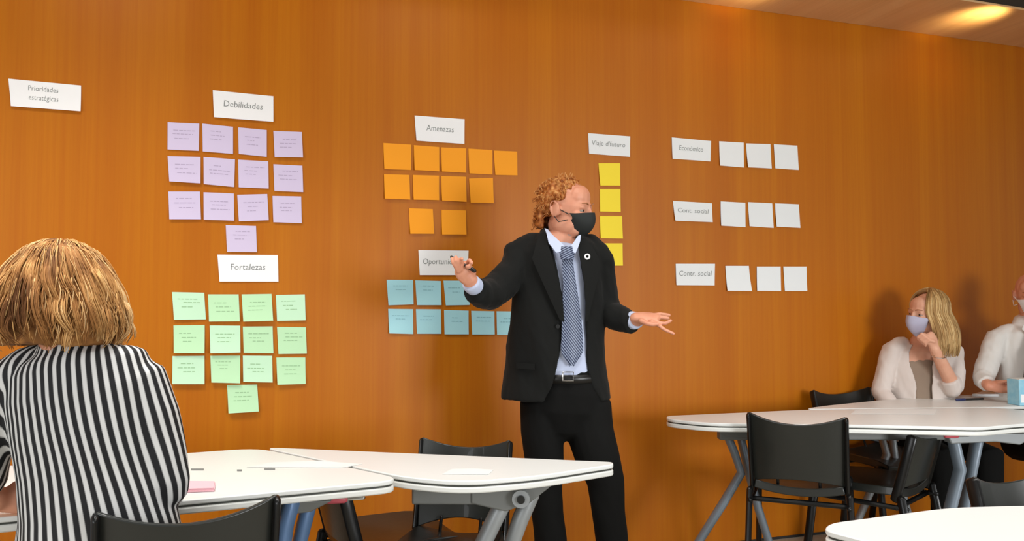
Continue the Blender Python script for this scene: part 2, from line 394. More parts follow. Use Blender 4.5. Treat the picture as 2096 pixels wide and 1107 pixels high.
blu = [[(791.3,572.5,845.7,573,846.3,622.8,795,624.7),(850,573.5,902.3,575,903,624.3,853,624.3),(907.6,574,960,574.5,961,624,912,625)],
 [(794.5,632,845.7,632.6,845.7,683.5,796,682),(851.4,632.6,902.6,633,903,683,853.3,683),(909,634.5,959,635.7,958.8,684,909.5,684),(964.5,636,1012,637,1012,684.4,966,684.4),(1016.4,637,1063.5,637.6,1063,685,1017,685)]]
yel = [[(1225,334,1269.4,334,1269.4,380,1228,380)],[(1227.8,386.8,1270,386.8,1270,434,1227.8,433)],[(1227.8,442,1273.3,442,1274.3,488.5,1228.8,488)],[(1229.7,498,1274.3,498,1274.3,543.5,1230,543.5)]]
wht = [[(1472,289,1522.3,292,1522,343,1472.6,339),(1527,293.5,1577,295,1578.6,345,1529.5,343),(1583.8,295,1632,298,1634.5,348,1586.4,344.5)],
 [(1475,412,1525.6,415,1525.3,465,1475,462),(1531,413.5,1580.5,416,1583,466.5,1533.7,463),(1586.4,416,1635,418,1637.8,466.5,1588,464)],
 [(1484.6,544,1532.7,544,1536.6,595.5,1487,595),(1549,545.4,1597.8,545.4,1598.4,595.5,1549,595),(1603.3,545.4,1650.7,545.4,1651.4,595.5,1606,595.5)]]
ORD = ['leftmost', 'second from left', 'third from left', 'fourth from left', 'fifth from left']
def lab(colour, rows, i, j, rown):
    n = len(rows[i])
    if n == 1: return None
    pos = ORD[j] if j < n - 1 else 'rightmost'
    return f'{colour} sticky note, {pos} in the {rown[i]} row of the {colour} block'
seed = 1
for rows, colour, m, ink, nl, rown, single in (
    (lil, 'lilac', 'lilac', 'ink_l', 3, ['top', 'second', 'third'], 'single lilac sticky note below the lilac block, just over the Fortalezas card'),
    (grn, 'pale green', 'green', 'ink_g', 3, ['top', 'middle', 'bottom'], 'single pale green sticky note hanging below the green block'),
    (org, 'orange', 'orange', None, 0, ['top', 'second', 'bottom'], ''),
    (blu, 'light blue', 'blue', 'ink_b', 2, ['top', 'bottom'], ''),
    (wht, 'white', 'grey_paper', None, 0, ['top', 'middle', 'bottom'], '')):
    for i, row in enumerate(rows):
        for j, c in enumerate(row):
            seed += 1
            mm = M[m]
            if m == 'green' and (seed * 7) % 5 < 2: mm = M['green2']
            cr = random.Random(seed).choice((.003, .006, .010))
            if m == 'green': cr = random.Random(seed).choice((.006, .011, .015))
            lb = lab(colour, rows, i, j, rown) or single
            note('sticky_note', quad(c), mm, lb, colour + ' sticky notes on the wall', 'sticky note', seed, cr, M[ink] if ink else None, nl)
for i, lb in enumerate(('topmost of the column', 'second from the top of the column', 'third from the top of the column', 'lowest of the column, partly behind the standing man')):
    note('sticky_note', quad(yel[i][0]), M['yellow'], 'yellow sticky note, ' + lb, 'yellow sticky notes on the wall', 'sticky note', 900 + i, .004)

# ------------------------------------------------------------------ tables
def rounded(poly, r, seg=5):
    out = []; n = len(poly)
    for i in range(n):
        p = V((*poly[i], 0)); a = V((*poly[i - 1], 0)); b = V((*poly[(i + 1) % n], 0))
        da = (a - p); db = (b - p); k = min(r, da.length * .45, db.length * .45)
        s, e = p + da.normalized() * k, p + db.normalized() * k
        for t in range(seg + 1):
            t /= seg; q = s * (1 - t) ** 2 + p * 2 * t * (1 - t) + e * t * t; out.append((q.x, q.y))
    return out
def inset(poly, k):
    c = V((sum(p[0] for p in poly) / len(poly), sum(p[1] for p in poly) / len(poly))); out = []
    n = len(poly)
    for i in range(n):
        a, p, b = V(poly[i - 1]), V(poly[i]), V(poly[(i + 1) % n]); t = (b - a).normalized(); nn = V((-t.y, t.x))
        if nn.dot(c - p) < 0: nn = -nn
        out.append(tuple(p + nn * k))
    return out
ZT = .74
def table(label, poly, beams, legs, latches=(), r=.09):
    cx = sum(p[0] for p in poly) / len(poly); cy = sum(p[1] for p in poly) / len(poly); base = (cx, cy, 0)
    t = empty('folding_table', base); tag(t, label, 'table', 'white folding tables')
    pl = rounded(poly, r)
    put('tabletop', MB().prism(pl, ZT - .013, ZT).mesh('tabletop'), M['table'], t, base, bevel=.003)
    put('edge_gap', MB().prism(inset(pl, .006), ZT - .019, ZT - .0125).mesh('edge_gap'), M['table_gap'], t, base)
    put('lower_panel', MB().prism(pl, ZT - .036, ZT - .0185).mesh('lower_panel'), M['table_rim'], t, base, bevel=.004)
    for a, b, w_, h in beams:
        a = V((*a, 0)); b = V((*b, 0)); d = b - a
        put('beam', MB().box(((a.x + b.x) / 2, (a.y + b.y) / 2, ZT - .036 - h / 2), (d.length, w_, h), math.atan2(d.y, d.x)).mesh('beam'), M['beam'], t, base, bevel=.006)
    for lg in legs:
        m = M[lg.get('mat', 'silver')]
        pa, pb = lg['a'], lg['b']; s_ = lg.get('side', (1, 0, 0)); ra = lg.get('r', (.024, .034))
        o = put('leg', MB().tube(pa, [ra] * (len(pa) - 1) + [(.016, .022)], 12, side=s_).tube(pb, [ra] * (len(pb) - 1) + [(.016, .022)], 12, side=s_).mesh('leg'), m, t, base, angle=60)
        br = lg['bracket']; mb = MB()
        # triangular bracket plate under the top
        q = [V(p) for p in br]; th = V(lg.get('bn', (0, -1, 0))) * .03
        n_ = len(q); mb.add([p - th for p in q] + [p + th for p in q], [tuple(range(n_ - 1, -1, -1)), tuple(range(n_, 2 * n_))] + [(i, (i + 1) % n_, n_ + (i + 1) % n_, n_ + i) for i in range(n_)])
        put('bracket', mb.mesh('bracket'), M[lg.get('bmat', 'silver')], t, base, bevel=.005)
        if 'knob' in lg:
            k = V(lg['knob']); mb = MB(); nrm = V((0, -1, 0))
            for r0, y0, y1 in ((.026, .0, -.022), ):
                mb.tube([k + V((0, y0, 0)), k + V((0, y1, 0))], r0, 18, ends=False)
            ko = put('hinge_boss', mb.mesh('hinge_boss'), m, t, base, angle=50)
            put('bolt', MB().tube([k + V((0, -.02, 0)), k + V((0, -.03, 0))], .012, 12, ends=False).mesh('bolt'), M['black'], ko, None, angle=50)
        for f_ in (pa[-1], pb[-1]):
            put('foot', MB().tube([V(f_) + V((0, 0, .012)), V((f_[0], f_[1], .002))], .022, 12, ends=False).mesh('foot'), M['black'], t, base)
    for p, d in latches:
        p = V(p); d = V(d).normalized()
        put('latch_rod', MB().tube([p, p + d * .05], .006, 8).mesh('latch_rod'), M['chrome'], t, base)
        o = put('latch_grip', MB().tube([p - d * .05, p - d * .005], [.011, .012], 10).mesh('latch_grip'), M['pinkplastic'], t, base); o['label'] = 'pink latch grip'
    return t
def X2(p): return (p.x, p.y)
def tz(px, py): return X2(Pz(px, py, ZT))
def fl0(px, d): q = P(px, 620, d); return V((q.x, q.y, .012))
# left pair
tA = [tz(1256, 950), tz(1254, 945), tz(533, 914.5), tz(832, 977), tz(950, 986), tz(1100, 974)]
tB_front = tz(374, 1024); 
uB = (V(tz(832, 981)) - V(tB_front)).normalized()
bf = V(tB_front) - uB * .75; bb = V(tz(528, 916.5)); bb2 = bb - uB * .95
tB = [tz(832, 981), tuple(bb), tuple(bb2), tuple(bf)]
table('white folding table with a pointed end, in front of the standing man', tA,
      [(X2(P(845, 1000, 2.36)), X2(P(1010, 1000, 2.36)), .05, .06)],
      [dict(a=[P(1035, 1018, 2.38), P(1010, 1068, 2.38), P(985, 1120, 2.38), fl0(900, 2.3)],
            b=[P(1088, 1010, 2.42), P(1066, 1060, 2.42), P(1045, 1120, 2.42), fl0(1100, 2.55)], r=(.026, .032),
            bracket=[P(965, 990, 2.36), P(1135, 984, 2.36), P(1085, 1024, 2.36), P(1035, 1042, 2.36), P(965, 1026, 2.36)],
            knob=P(1066, 1018, 2.33), bmat='beam')])
table('white folding table with pink notes, where the woman in stripes sits', tB,
      [(X2(P(560, 1000, 2.25)), X2(P(690, 1000, 2.36)), .06, .045)],
      [dict(a=[P(598, 1028, 2.2), P(585, 1075, 2.2), P(578, 1125, 2.2), fl0(470, 2.1)],
            b=[P(634, 1028, 2.3), P(622, 1075, 2.3), P(610, 1125, 2.3), fl0(700, 2.45)], mat='blueleg', bmat='beam', r=(.022, .032),
            bracket=[P(556, 1020, 2.2), P(684, 1020, 2.26), P(640, 1043, 2.26), P(556, 1052, 2.2)])],
      latches=[(P(708, 1021, 2.3), (1, .3, 0))])
# right pair
tC = [tz(1363, 851), tz(1366, 857), tz(1448, 866), tz(1748, 869), tz(1953, 873.5), tz(2010, 874.5), tz(2080, 868), (2.62, 3.42), (2.30, 3.78), tz(1645, 838.5)]
tD = [tz(1640, 837), tz(1690, 830), tz(1810, 818), tz(1960, 809), (2.95, 4.42), (3.2, 3.9), (2.34, 3.79)]
table('long white folding table with a pointed left end, behind the black chair', tC,
      [(X2(P(1470, 880, 3.42)), X2(P(1990, 880, 3.42)), .05, .055)],
      [dict(a=[P(1484, 880, 3.45), P(1503, 925, 3.45), P(1517, 968, 3.45), P(1480, 1030, 3.45), fl0(1368, 3.45)],
            b=[P(1513, 880, 3.5), P(1532, 965, 3.5), P(1552, 1040, 3.5), fl0(1592, 3.5)], mat='steel', bmat='beam', r=(.018, .026),
            bracket=[P(1462, 878, 3.42), P(1560, 878, 3.42), P(1545, 897, 3.42), P(1480, 890, 3.42)]),
       dict(a=[P(1948, 885, 3.42), P(1965, 960, 3.42), P(1945, 1040, 3.42), fl0(1900, 3.42)],
            b=[P(2003, 885, 3.48), P(1990, 950, 3.48), P(1972, 1040, 3.48), fl0(2060, 3.48)], mat='steel', bmat='silver', r=(.022, .036),
            bracket=[P(1930, 885, 3.4), P(2120, 885, 3.4), P(2080, 908, 3.4), P(2030, 902, 3.4), P(1940, 906, 3.4)])],
      latches=[(P(1960, 891, 3.25), (1, .1, 0))])
table('white folding table nearest the wall, where the masked pair sit', tD, [],
      [dict(a=[P(1797, 870, 3.85), P(1815, 930, 3.85), P(1780, 1010, 3.85), fl0(1715, 3.85)],
            b=[P(1824, 870, 3.9), P(1832, 940, 3.9), P(1845, 1000, 3.9), fl0(1870, 3.9)], r=(.016, .024),
            bracket=[P(1780, 862, 3.85), P(1870, 862, 3.85), P(1835, 884, 3.85), P(1795, 884, 3.85)])])
tE = [tz(1684, 1084), tz(1700, 1070), tz(1940, 1038.5), tz(2100, 1034), (1.9, 1.95), (2.0, 1.55), (.78, 1.62)]
table('white table in the near right corner', tE, [],
      [dict(a=[V((1.2, 1.75, .7)), V((1.15, 1.75, .4)), V((.95, 1.75, .012))], b=[V((1.3, 1.75, .7)), V((1.35, 1.75, .4)), V((1.5, 1.75, .012))], bracket=[V((1.1, 1.75, .70)), V((1.4, 1.75, .70)), V((1.32, 1.75, .64)), V((1.18, 1.75, .64))])], r=.07)

# ------------------------------------------------------------------ chairs
def chair(label, back_c, ang, ztop=.79, wide=.40, seatz=None, seat_mat='blackseat', back_h=.29, lean=.26):
    """back_c: XY of the top middle of the back; ang: direction the chair faces (0 = +Y)"""
    rt = empty('stacking_chair', (back_c[0], back_c[1], 0), ang); tag(rt, label, 'chair', 'black stacking chairs')
    zb = ztop - back_h; sz = seatz or zb - .04; hw = wide / 2
    def y_at(z): return (ztop - z) * lean
    def bowl(u): return .045 * u * u
    g = []
    for i in range(9):
        v = i / 8; row = []
        for j in range(13):
            u = j / 6 - 1; top = ztop - .036 * (1 - u * u); bot = zb + .024 * (1 - u * u)
            z = top * (1 - v) + bot * v; row.append(V((u * hw * (1 - .05 * v), y_at(z) + bowl(u), z)))
        g.append(row)
    put('backrest', MB().plate(g, .010).mesh('backrest'), M[seat_mat], rt, bevel=.003)
    for s in (-1, 1):
        pts = [V((s * (hw + .004), y_at(z) + .034, z)) for z in (ztop - .014, (ztop + zb) / 2, zb, sz - .01)]
        o = put('upright', MB().tube(pts, (.009, .021), 12, side=(1, 0, 0)).mesh('upright'), M['tube'], rt)
    yb = y_at(sz) - .01; yf = yb + .40
    for s in (-.45, .45):
        put('strut', MB().tube([V((s * hw, y_at(zb) + .02, zb + .03)), V((s * hw, yb + .05, sz))], .006, 8).mesh('strut'), M['tube'], rt)
    # moulded seat, dished
    g = []
    for i in range(9):
        v = i / 8; row = []
        for j in range(11):
            u = j / 5 - 1; rr = 1 - .10 * abs(2 * v - 1) ** 3
            row.append(V((u * (hw + .015) * rr, yb + .02 + v * .40, sz + .022 * (u * u) * (1 - v * .3) - .012 - .02 * max(0, v - .85) / .15)))
        g.append(row)
    put('seat', MB().plate(g, -.034).mesh('seat'), M['blackseat'], rt, bevel=.004)
    fr = MB()
    for s in (-1, 1):
        fr.tube([V((s * (hw + .01), yb, sz - .038)), V((s * (hw + .01), yf, sz - .038))], .011, 8)
    fr.tube([V((-(hw + .01), yf - .02, sz - .040)), V((hw + .01, yf - .02, sz - .040))], .011, 8)
    fr.tube([V((-(hw + .01), yb + .04, sz - .040)), V((hw + .01, yb + .04, sz - .040))], .011, 8)
    put('seat_frame', fr.mesh('seat_frame'), M['tube'], rt)
    for s in (-1, 1):
        for y0, y1 in ((yb + .02, yb - .06), (yf - .01, yf + .04)):
            lg = put('leg', MB().tube([V((s * (hw + .012), y0, sz + .0)), V((s * (hw + .018), (y0 + y1) / 2, sz / 2)), V((s * (hw + .024), y1, .03))], (.013, .019), 10, side=(1, 0, 0)).mesh('leg'), M['tube'], rt)
            put('rubber_foot', MB().tube([V((s * (hw + .024), y1, .03)), V((s * (hw + .024), y1, .002))], .019, 10, ends=False).mesh('rubber_foot'), M['black'], lg)
    return rt
def chair_px(label, a, b, z, flip=False, **k):
    """a, b: pixels of the two top corners of the back, at height z"""
    A, B = Pz(*a, z), Pz(*b, z); c = (A + B) / 2; d = B - A
    ang = math.atan2(d.y, d.x) + (math.pi if flip else 0)
    fw = V((-math.sin(ang), math.cos(ang), 0)); c -= fw * .045
    return chair(label, (c.x, c.y), ang, ztop=z, wide=d.length + .01, **k)
chair_px('black stacking chair of the woman in the striped blouse, nearest the camera', (206, 1044), (558, 1010), .80, lean=.3)
chair_px('grey-sheened stacking chair behind the left table, beside the standing man', (868, 894), (1038, 900), .77, flip=True)
chair_px('black stacking chair with its back to the camera at the right-hand table', (1537, 842), (1727, 852), .80, lean=.34)
chair_px('stacking chair by the wall, just left of the seated woman in cream', (1668, 797), (1778, 791), .785, flip=True)
chair_px('grey-sheened stacking chair cut off by the right edge of the frame', (2000, 974), (2170, 956), .79, flip=True)
q = P(648, 620, 2.60); chair('black chair pushed sideways under the left table', (q.x, q.y), R(-62), ztop=.695, seatz=.43, wide=.36, back_h=.24)
q = P(1910, 620, 3.38); chair('black chair turned sideways under the right-hand table', (q.x, q.y), R(45), ztop=.695, seatz=.42, wide=.36, back_h=.24)

# ------------------------------------------------------------------ paper and small things on the tables
def sheet(name, c, m, label, cat, z=ZT + .0008, curl=0, group=None, thick=.0006, n=7):
    q = [V((*X2(Pz(x, y, ZT)), z)) for x, y in c]; g = []
    for i in range(n):
        v = i / (n - 1); row = []
        for j in range(n):
            u = j / (n - 1); p = q[0] * (1 - u) * (1 - v) + q[1] * u * (1 - v) + q[2] * u * v + q[3] * (1 - u) * v
            row.append(p + V((0, 0, curl * math.sin(math.pi * u) ** 2 * (1 - v))))
        g.append(row)
    base = (q[0] + q[2]) / 2
    o = put(name, MB().plate(g, thick, (0, 0, 1)).mesh(name), m, base=base, angle=30); return tag(o, label, cat, group)
sheet('paper_sheet', [(560, 946), (742, 950), (700, 958), (505, 957)], M['loose_paper'], 'arched sheet of white paper on the middle of the left table', 'paper', curl=.006)
sheet('paper_sheet', [(925, 960), (1010, 962), (1000, 972), (905, 971)], M['loose_paper'], 'small written sheet near the pointed end of the left table', 'paper', curl=.002)
sheet('paper_sheet', [(1752, 838), (1918, 838), (1912, 848), (1742, 847)], M['loose_paper'], 'sheet of paper on the right-hand table in front of the woman', 'paper', curl=.004)
def pad(label, c, m, n, th, name='note_pad', cat='notes'):
    q = [V((*X2(Pz(x, y, ZT)), ZT + .0008)) for x, y in c]; base = (q[0] + q[2]) / 2; rt = empty(name, base); tag(rt, label, cat)
    for k in range(n):
        off = V((random.uniform(-.003, .003), random.uniform(-.003, .003), k * th))
        put('sheet', MB().plate([[q[0] + off, q[1] + off], [q[3] + off, q[2] + off]], th * .8, (0, 0, 1)).mesh('sheet'), m, rt, base, smooth=False)
    return rt
pad('stack of pink notes beside the elbow of the woman in stripes', [(340, 991), (441, 992), (439, 1006), (335, 1010)], M['pink'], 5, .002)
pad('white writing pad in front of the bald man', [(2022, 803), (2085, 803), (2080, 812), (1990, 811)], M['white_paper'], 4, .003)
a, b = Pz(1958, 818, ZT + .006), Pz(2012, 816, ZT + .006)
rt = empty('pen', (a + b) / 2); tag(rt, 'black pen lying on the table between the seated pair', 'pen')
put('barrel', MB().tube([a, b], .005, 10).mesh('barrel'), M['black'], rt, (a + b) / 2)
put('cap', MB().tube([a, a + (b - a) * .3], .0062, 10).mesh('cap'), M['navy'], rt, (a + b) / 2)
# faint written marks on scattered slips
for k, (x, y, w_) in enumerate(((404, 961, 26), (490, 963, 10), (552, 960, 22))):
    sheet('paper_scrap', [(x - w_ / 2, y - 1.5), (x + w_ / 2, y - 1.5), (x + w_ / 2, y + 1.5), (x - w_ / 2, y + 1.5)], M['ink'],
          ['grey paper scrap on the left table, nearest the woman', 'tiny grey paper scrap between two others on the left table', 'grey paper scrap beside the arched sheet'][k], 'paper scrap', n=3)
# blue printed carton in front of the bald man
c0 = Pz(2094, 828, ZT); s_ = 1 / (F / c0.y)
rt = empty('carton', c0); tag(rt, 'light blue printed carton at the right edge, on the table', 'carton')
put('box_body', MB().box((c0.x, c0.y, ZT + .063), (.105, .08, .125), .15).mesh('box_body'), M['bluebox'], rt, c0, bevel=.004)
put('lid_flap', MB().box((c0.x, c0.y, ZT + .1275), (.095, .07, .004), .15).mesh('lid_flap'), M['table_rim'], rt, c0, bevel=.001)
put('printed_panel', MB().box((c0.x - .01, c0.y - .0418, ZT + .035), (.06, .0015, .04), .15).mesh('printed_panel'), M['white_paper'], rt, c0)

# ------------------------------------------------------------------ people
def ori(yaw, pitch=0, roll=0):
    """head frame: local +y forward. yaw 0 looks to +Y, positive turns left (CCW)"""
    return (Matrix.Rotation(yaw, 3, 'Z') @ Matrix.Rotation(pitch, 3, 'X') @ Matrix.Rotation(roll, 3, 'Y'))
def head_prims(mb, c, m, k=1.0):
    def e(p, r, rx=0, rz=0): mb.ell(c + m @ (V(p) * k), tuple(v * k for v in r), m @ Matrix.Rotation(rz, 3, 'Z') @ Matrix.Rotation(rx, 3, 'X'))
    e((0, -.018, .035), (.076, .094, .080)); e((0, .012, .015), (.070, .082, .085)); e((0, .022, -.035), (.060, .070, .075), R(-8))
    e((0, .066, -.092), (.026, .022, .020)); e((0, .040, -.076), (.048, .048, .034))
    e((.042, .010, -.056), (.022, .052, .040)); e((-.042, .010, -.056), (.022, .052, .040))
    e((0, .080, .024), (.046, .014, .010)); e((0, .044, .048), (.060, .044, .050))
    e((.036, .062, -.020), (.024, .018, .022)); e((-.036, .062, -.020), (.024, .018, .022))
    e((0, .094, -.004), (.009, .013, .026), R(14)); e((0, .106, -.026), (.013, .014, .011)); e((.011, .100, -.029), (.008, .010, .008)); e((-.011, .100, -.029), (.008, .010, .008))
    e((0, .088, -.056), (.022, .012, .006)); e((0, .087, -.066), (.019, .012, .007))
    for s in (-1, 1):
        e((s * .032, .0775, .0105), (.016, .0115, .0080)); e((s * .032, .0765, -.0095), (.015, .0105, .0050))
        e((s * .078, -.012, -.006), (.007, .020, .031), R(-10), s * R(-18)); e((s * .073, .000, -.010), (.010, .010, .018))
        mb.tube([c + m @ (V((s * (.082 + .004 * math.cos(t)), -.015 - .017 * math.sin(t + .25), -.004 + .029 * math.cos(t))) * k) for t in [-.6 + i * .37 for i in range(10)]], .0034 * k, 6)
        e((s * .032, .080, .014), (.017, .009, .005))
def eyes(parent, base, c, m, k=1.0, brow='brow', iris_shift=0):
    for s in (-1, 1):
        p = c + m @ (V((s * .031, .0728, .002)) * k)
        eo = put('eye', MB().ell(p, .0125 * k, seg=14).mesh('eye'), M['eye'], parent, base)
        put('iris', MB().ell(p + m @ (V((iris_shift, .0085, 0)) * k), (.006 * k, .006 * k, .006 * k), m).mesh('iris'), M['iris'], eo, base)
        b = MB(); pts = [c + m @ (V((s * x, y, z)) * k) for x, y, z in ((.014, .094, .026), (.030, .094, .031), (.048, .082, .028))]
        put('eyebrow', b.tube(pts, [(.0024, .0030), (.0026, .0032), (.0014, .002)], 8).mesh('eyebrow'), M[brow], parent, base)
def mask(parent, base, c, m, mt, k=1.0, label=None):
    g = []
    for i in range(11):
        v = i / 10; row = []
        for j in range(19):
            a = (j / 18 * 2 - 1) * R(68 - 16 * v); ca, sa = math.cos(a), math.sin(a)
            zt = .012 * (ca ** 4) - .014; zb = -.122 + .082 * abs(a / R(68 - 16 * v)) ** 1.5
            z = zt * (1 - v) + zb * v
            bul = .018 * math.sin(math.pi * min(1, v * 1.05)) * ca ** 2 + .010 * (1 - v) * ca ** 8 - .042 * v ** 2.4 * ca
            x = (.073 - .008 * v) * sa; y = .010 + (.080 + bul) * ca + .010 * ca ** 6 * (1 - v)
            row.append(c + m @ (V((x, y + .004, z)) * k))
        g.append(row)
    o = put('face_mask', MB().plate(g, -.003).mesh('face_mask'), M[mt], parent, base, angle=80)
    if label: o['label'] = label
    for s in (-1, 1):
        for z0, z1 in ((-.018, .008), (-.075, -.028)):
            pts = [c + m @ (V(p) * k) for p in ((s * .066, .040, z0 if z0 > -.05 else -.040), (s * .077, .008, (z0 + z1) / 2), (s * .0795, -.016, z1))]
            put('ear_loop', MB().tube(pts, .0018 * k, 6).mesh('ear_loop'), M[mt], o, base)
def finger(mb, pts, r=.0085):
    n = len(pts); mb.tube(pts, [r * (1.05 - .28 * i / (n - 1)) for i in range(n)], 10)
def skin_obj(name, mb, m, vox, base):
    me = remesh(mb, name, vox, 3); return put(name, me, m, base=base, angle=0)
def lerp(a, b, t): return a + (b - a) * t

def strands(name, paths, wid, mt, parent, base, tintf=None, sides=4, seed=3):
    """many tapered locks joined to one hair part; each path is a list of points"""
    rnd = random.Random(seed); mb = MB(); tint = []
    for pth in paths:
        n = len(pth); w_ = wid * rnd.uniform(.6, 1.3)
        n0 = len(mb.v)
        mb.tube(pth, [w_ * (1 - .75 * (i / (n - 1)) ** 2.5) for i in range(n)], sides, ends=False)
        t = rnd.uniform(0, 1); cnt = len(mb.v) - n0
        for i in range(cnt):
            f_ = (i // sides) / (n - 1); tint.append(max(0, min(1, t * .75 + .15 + .25 * (f_ - .4))) if tintf is None else tintf(t, f_, mb.v[n0 + i]))
    me = bpy.data.meshes.new(name); me.from_pydata([tuple(v) for v in mb.v], [], mb.f)
    fattr(me, 'tint', tint)
    return put(name, me, M[mt], parent, base, angle=0)
def with_tint(me, f):
    fattr(me, 'tint', [f(v.co) for v in me.vertices]); return me

# ---------- standing man
D = 3.08; PXM = D / F
mbase = V((P(1160, 620, D).x, D, 0))
man = MB()
HM = ori(R(-118), R(-9), R(3)); HCm = P(1160, 428, D)          # looks to the right of the frame and a little down
head_prims(man, HCm, HM, 1.02)
nb = P(1149, 492, D + .02)
man.tube([HCm + HM @ V((0, -.015, -.055)), lerp(HCm, nb, .75), nb], [.056, .055, .060], 14)
# torso and limbs beneath the clothes
sd = V((1, .10, 0)).normalized()
man.tube([P(1147, 500, D), P(1146, 540, D), P(1143, 620, D), P(1141, 700, D), P(1148, 770, D), P(1155, 820, D)],
         [(.10, .06), (.15, .085), (.145, .095), (.135, .09), (.13, .09), (.13, .09)], 16, side=sd)
RS, RE, RW = P(1070, 522, D), P(1006, 600, 2.95), P(967, 583, 2.80)
LS, LE, LW = P(1226, 524, D), P(1247, 636, 3.10), P(1300, 656, 2.95)
man.tube([P(1110, 520, D), RS, RE], [.05, .045, .038], 12); man.tube([RE, RW, P(960, 570, 2.78)], [.038, .029, .028], 12)
man.tube([P(1190, 520, D), LS, LE], [.05, .045, .038], 12); man.tube([LE, LW, P(1308, 652, 2.93)], [.038, .028, .027], 12)
for pts in (((1118, 800), (1112, 900), (1117, 1000), (1122, 1060), (1132, 1240)), ((1198, 800), (1212, 900), (1238, 985), (1245, 1050), (1262, 1240))):
    man.tube([P(x, y, D) for x, y in pts], [.08, .07, .05, .05, .035], 14)
# his left hand (right in the picture), palm up, fingers spread
def h3(l, d0): return [P(x, y, d0 + dd) for x, y, dd in l]
man.tube(h3([(1300, 650, 0), (1316, 650, -.01), (1332, 651, -.02), (1343, 652, -.03)], 2.93), [(.026, .020), (.034, .019), (.038, .018), (.034, .014)], 14, side=(0, 1, .35))
finger(man, h3([(1338, 645, .015), (1351, 643, .02), (1361, 644, .015), (1370, 645, .01)], 2.93), .0088)
finger(man, h3([(1340, 650, -.015), (1352, 649, -.02), (1361, 650, -.02), (1368, 651, -.02)], 2.93), .0088)
finger(man, h3([(1338, 656, -.045), (1351, 661, -.055), (1362, 662, -.06), (1373, 656, -.06)], 2.93), .0082)
finger(man, h3([(1334, 658, -.06), (1350, 667, -.07), (1361, 675, -.08), (1370, 679, -.085), (1379, 683, -.09)], 2.93), .0075)
finger(man, h3([(1312, 656, -.045), (1324, 662, -.065), (1336, 664, -.075), (1345, 663, -.08)], 2.93), .0095)
# his right hand (left in the picture), raised, fingers curled
man.tube(h3([(965, 578, 0), (957, 567, -.015), (950, 556, -.03), (944, 547, -.04)], 2.79), [(.024, .019), (.032, .018), (.036, .018), (.033, .015)], 14, side=(.6, .5, -.35))
finger(man, h3([(938, 555, -.06), (932, 544, -.075), (927, 537, -.08), (925, 529, -.075)], 2.79), .0085)
finger(man, h3([(943, 551, -.055), (937, 540, -.075), (933, 533, -.085), (933, 526, -.08)], 2.79), .0088)
finger(man, h3([(949, 548, -.04), (945, 536, -.06), (942, 531, -.075), (946, 530, -.09)], 2.79), .0086)
finger(man, h3([(956, 548, -.02), (957, 537, -.04), (961, 532, -.055), (966, 538, -.065)], 2.79), .0088)
finger(man, h3([(968, 568, -.015), (970, 556, -.03), (964, 548, -.05), (956, 545, -.065)], 2.79), .0098)
mo = skin_obj('person', man, M['skin'], .0036, mbase)
tag(mo, 'standing man in black suit, striped tie and black face mask, arms spread', 'person')
def mpart(name, me, m, **k): return put(name, me, m, mo, mbase, **k)
eyes(mo, mbase, HCm, HM, 1.02)
mask(mo, mbase, HCm, HM, 'blackmask', 1.02, 'black cloth face mask')
# grey stubble under the mask
sb = MB()
for k in range(60):
    a = random.uniform(-1, 1); p = V((.045 * math.sin(a), .01 + .055 * math.cos(a) * random.random(), -.105 + .01 * random.random()))
    sb.ell(HCm + HM @ p, .006, seg=6, rg=5)
mpart('beard', with_tint(remesh(sb, 'beard', .003, 1), lambda c: noise.noise(c * 90) * .5 + .5), M['greyhair'], angle=0)
# curly ginger hair: a lumpy cap plus loose curls
hb = MB(); rnd = random.Random(5); curls = []
cc = V((0, -.020, .034))
def scalp_ok(d):
    # receding hairline: keep the crown, sides above the ear and the back down to the nape
    if d.z > .55: return d.y < .50 + .25 * (d.z - .55)
    if d.z > .05: return d.y < .50 - .35 * (.55 - d.z)
    return d.y < -.12 and d.z > -1.1
hb.ell(HCm + HM @ V((0, -.032, .037)), (.079, .090, .084), HM)
for k in range(520):
    d = V((rnd.gauss(0, 1), rnd.gauss(0, 1), rnd.gauss(0, 1))).normalized()
    if d.z < -.75 or not scalp_ok(d): continue
    p = cc + V((d.x * .077, d.y * .097, d.z * .083))
    if abs(p.x) > .05 and -.040 < p.y < .06 and p.z < .030: continue
    r = rnd.uniform(.009, .015)
    if d.y > .3: r *= .75
    hb.ell(HCm + HM @ p, r * .9, seg=8, rg=6)
    if rnd.random() < .6:
        t0 = rnd.uniform(0, 6.28); pts = []; R1 = rnd.uniform(.005, .009)
        dn = V((d.x * .3, -.35, -.8)).normalized(); x_ = dn.cross(d); x_ = x_.normalized() if x_.length > .05 else V((1, 0, 0))
        ln = rnd.uniform(.02, .042)
        for i in range(9):
            t = i / 8; q_ = p + d * (.010 + .006 * t) + dn * ln * (t - .3) + (x_ * math.cos(t0 + t * 8) + d * math.sin(t0 + t * 8)) * R1
            pts.append(HCm + HM @ q_)
        curls.append(pts)
for k in range(70):   # hair over the nape
    a = rnd.uniform(-1.0, 1.0); z = rnd.uniform(-.085, -.01)
    p = V((.070 * math.sin(a), -.030 - .082 * math.cos(a), z)); hb.ell(HCm + HM @ p, rnd.uniform(.012, .019), seg=8, rg=6)
    if k % 2 == 0:
        t0 = rnd.uniform(0, 6.28); curls.append([HCm + HM @ (p + V((math.sin(a) * .01, -.013 - .012 * t, -.03 * t)) + V((math.cos(t0 + t * 7), 0, math.sin(t0 + t * 7))) * .008) for t in [i / 8 for i in range(9)]])
tf = lambda c: max(0, min(1, .42 + .5 * noise.noise(c * 75) + .35 * noise.noise(c * 28) + (c.z + mbase.z - 1.62) * 2.0))
hm = remesh(hb, 'hair', .0036, 2)
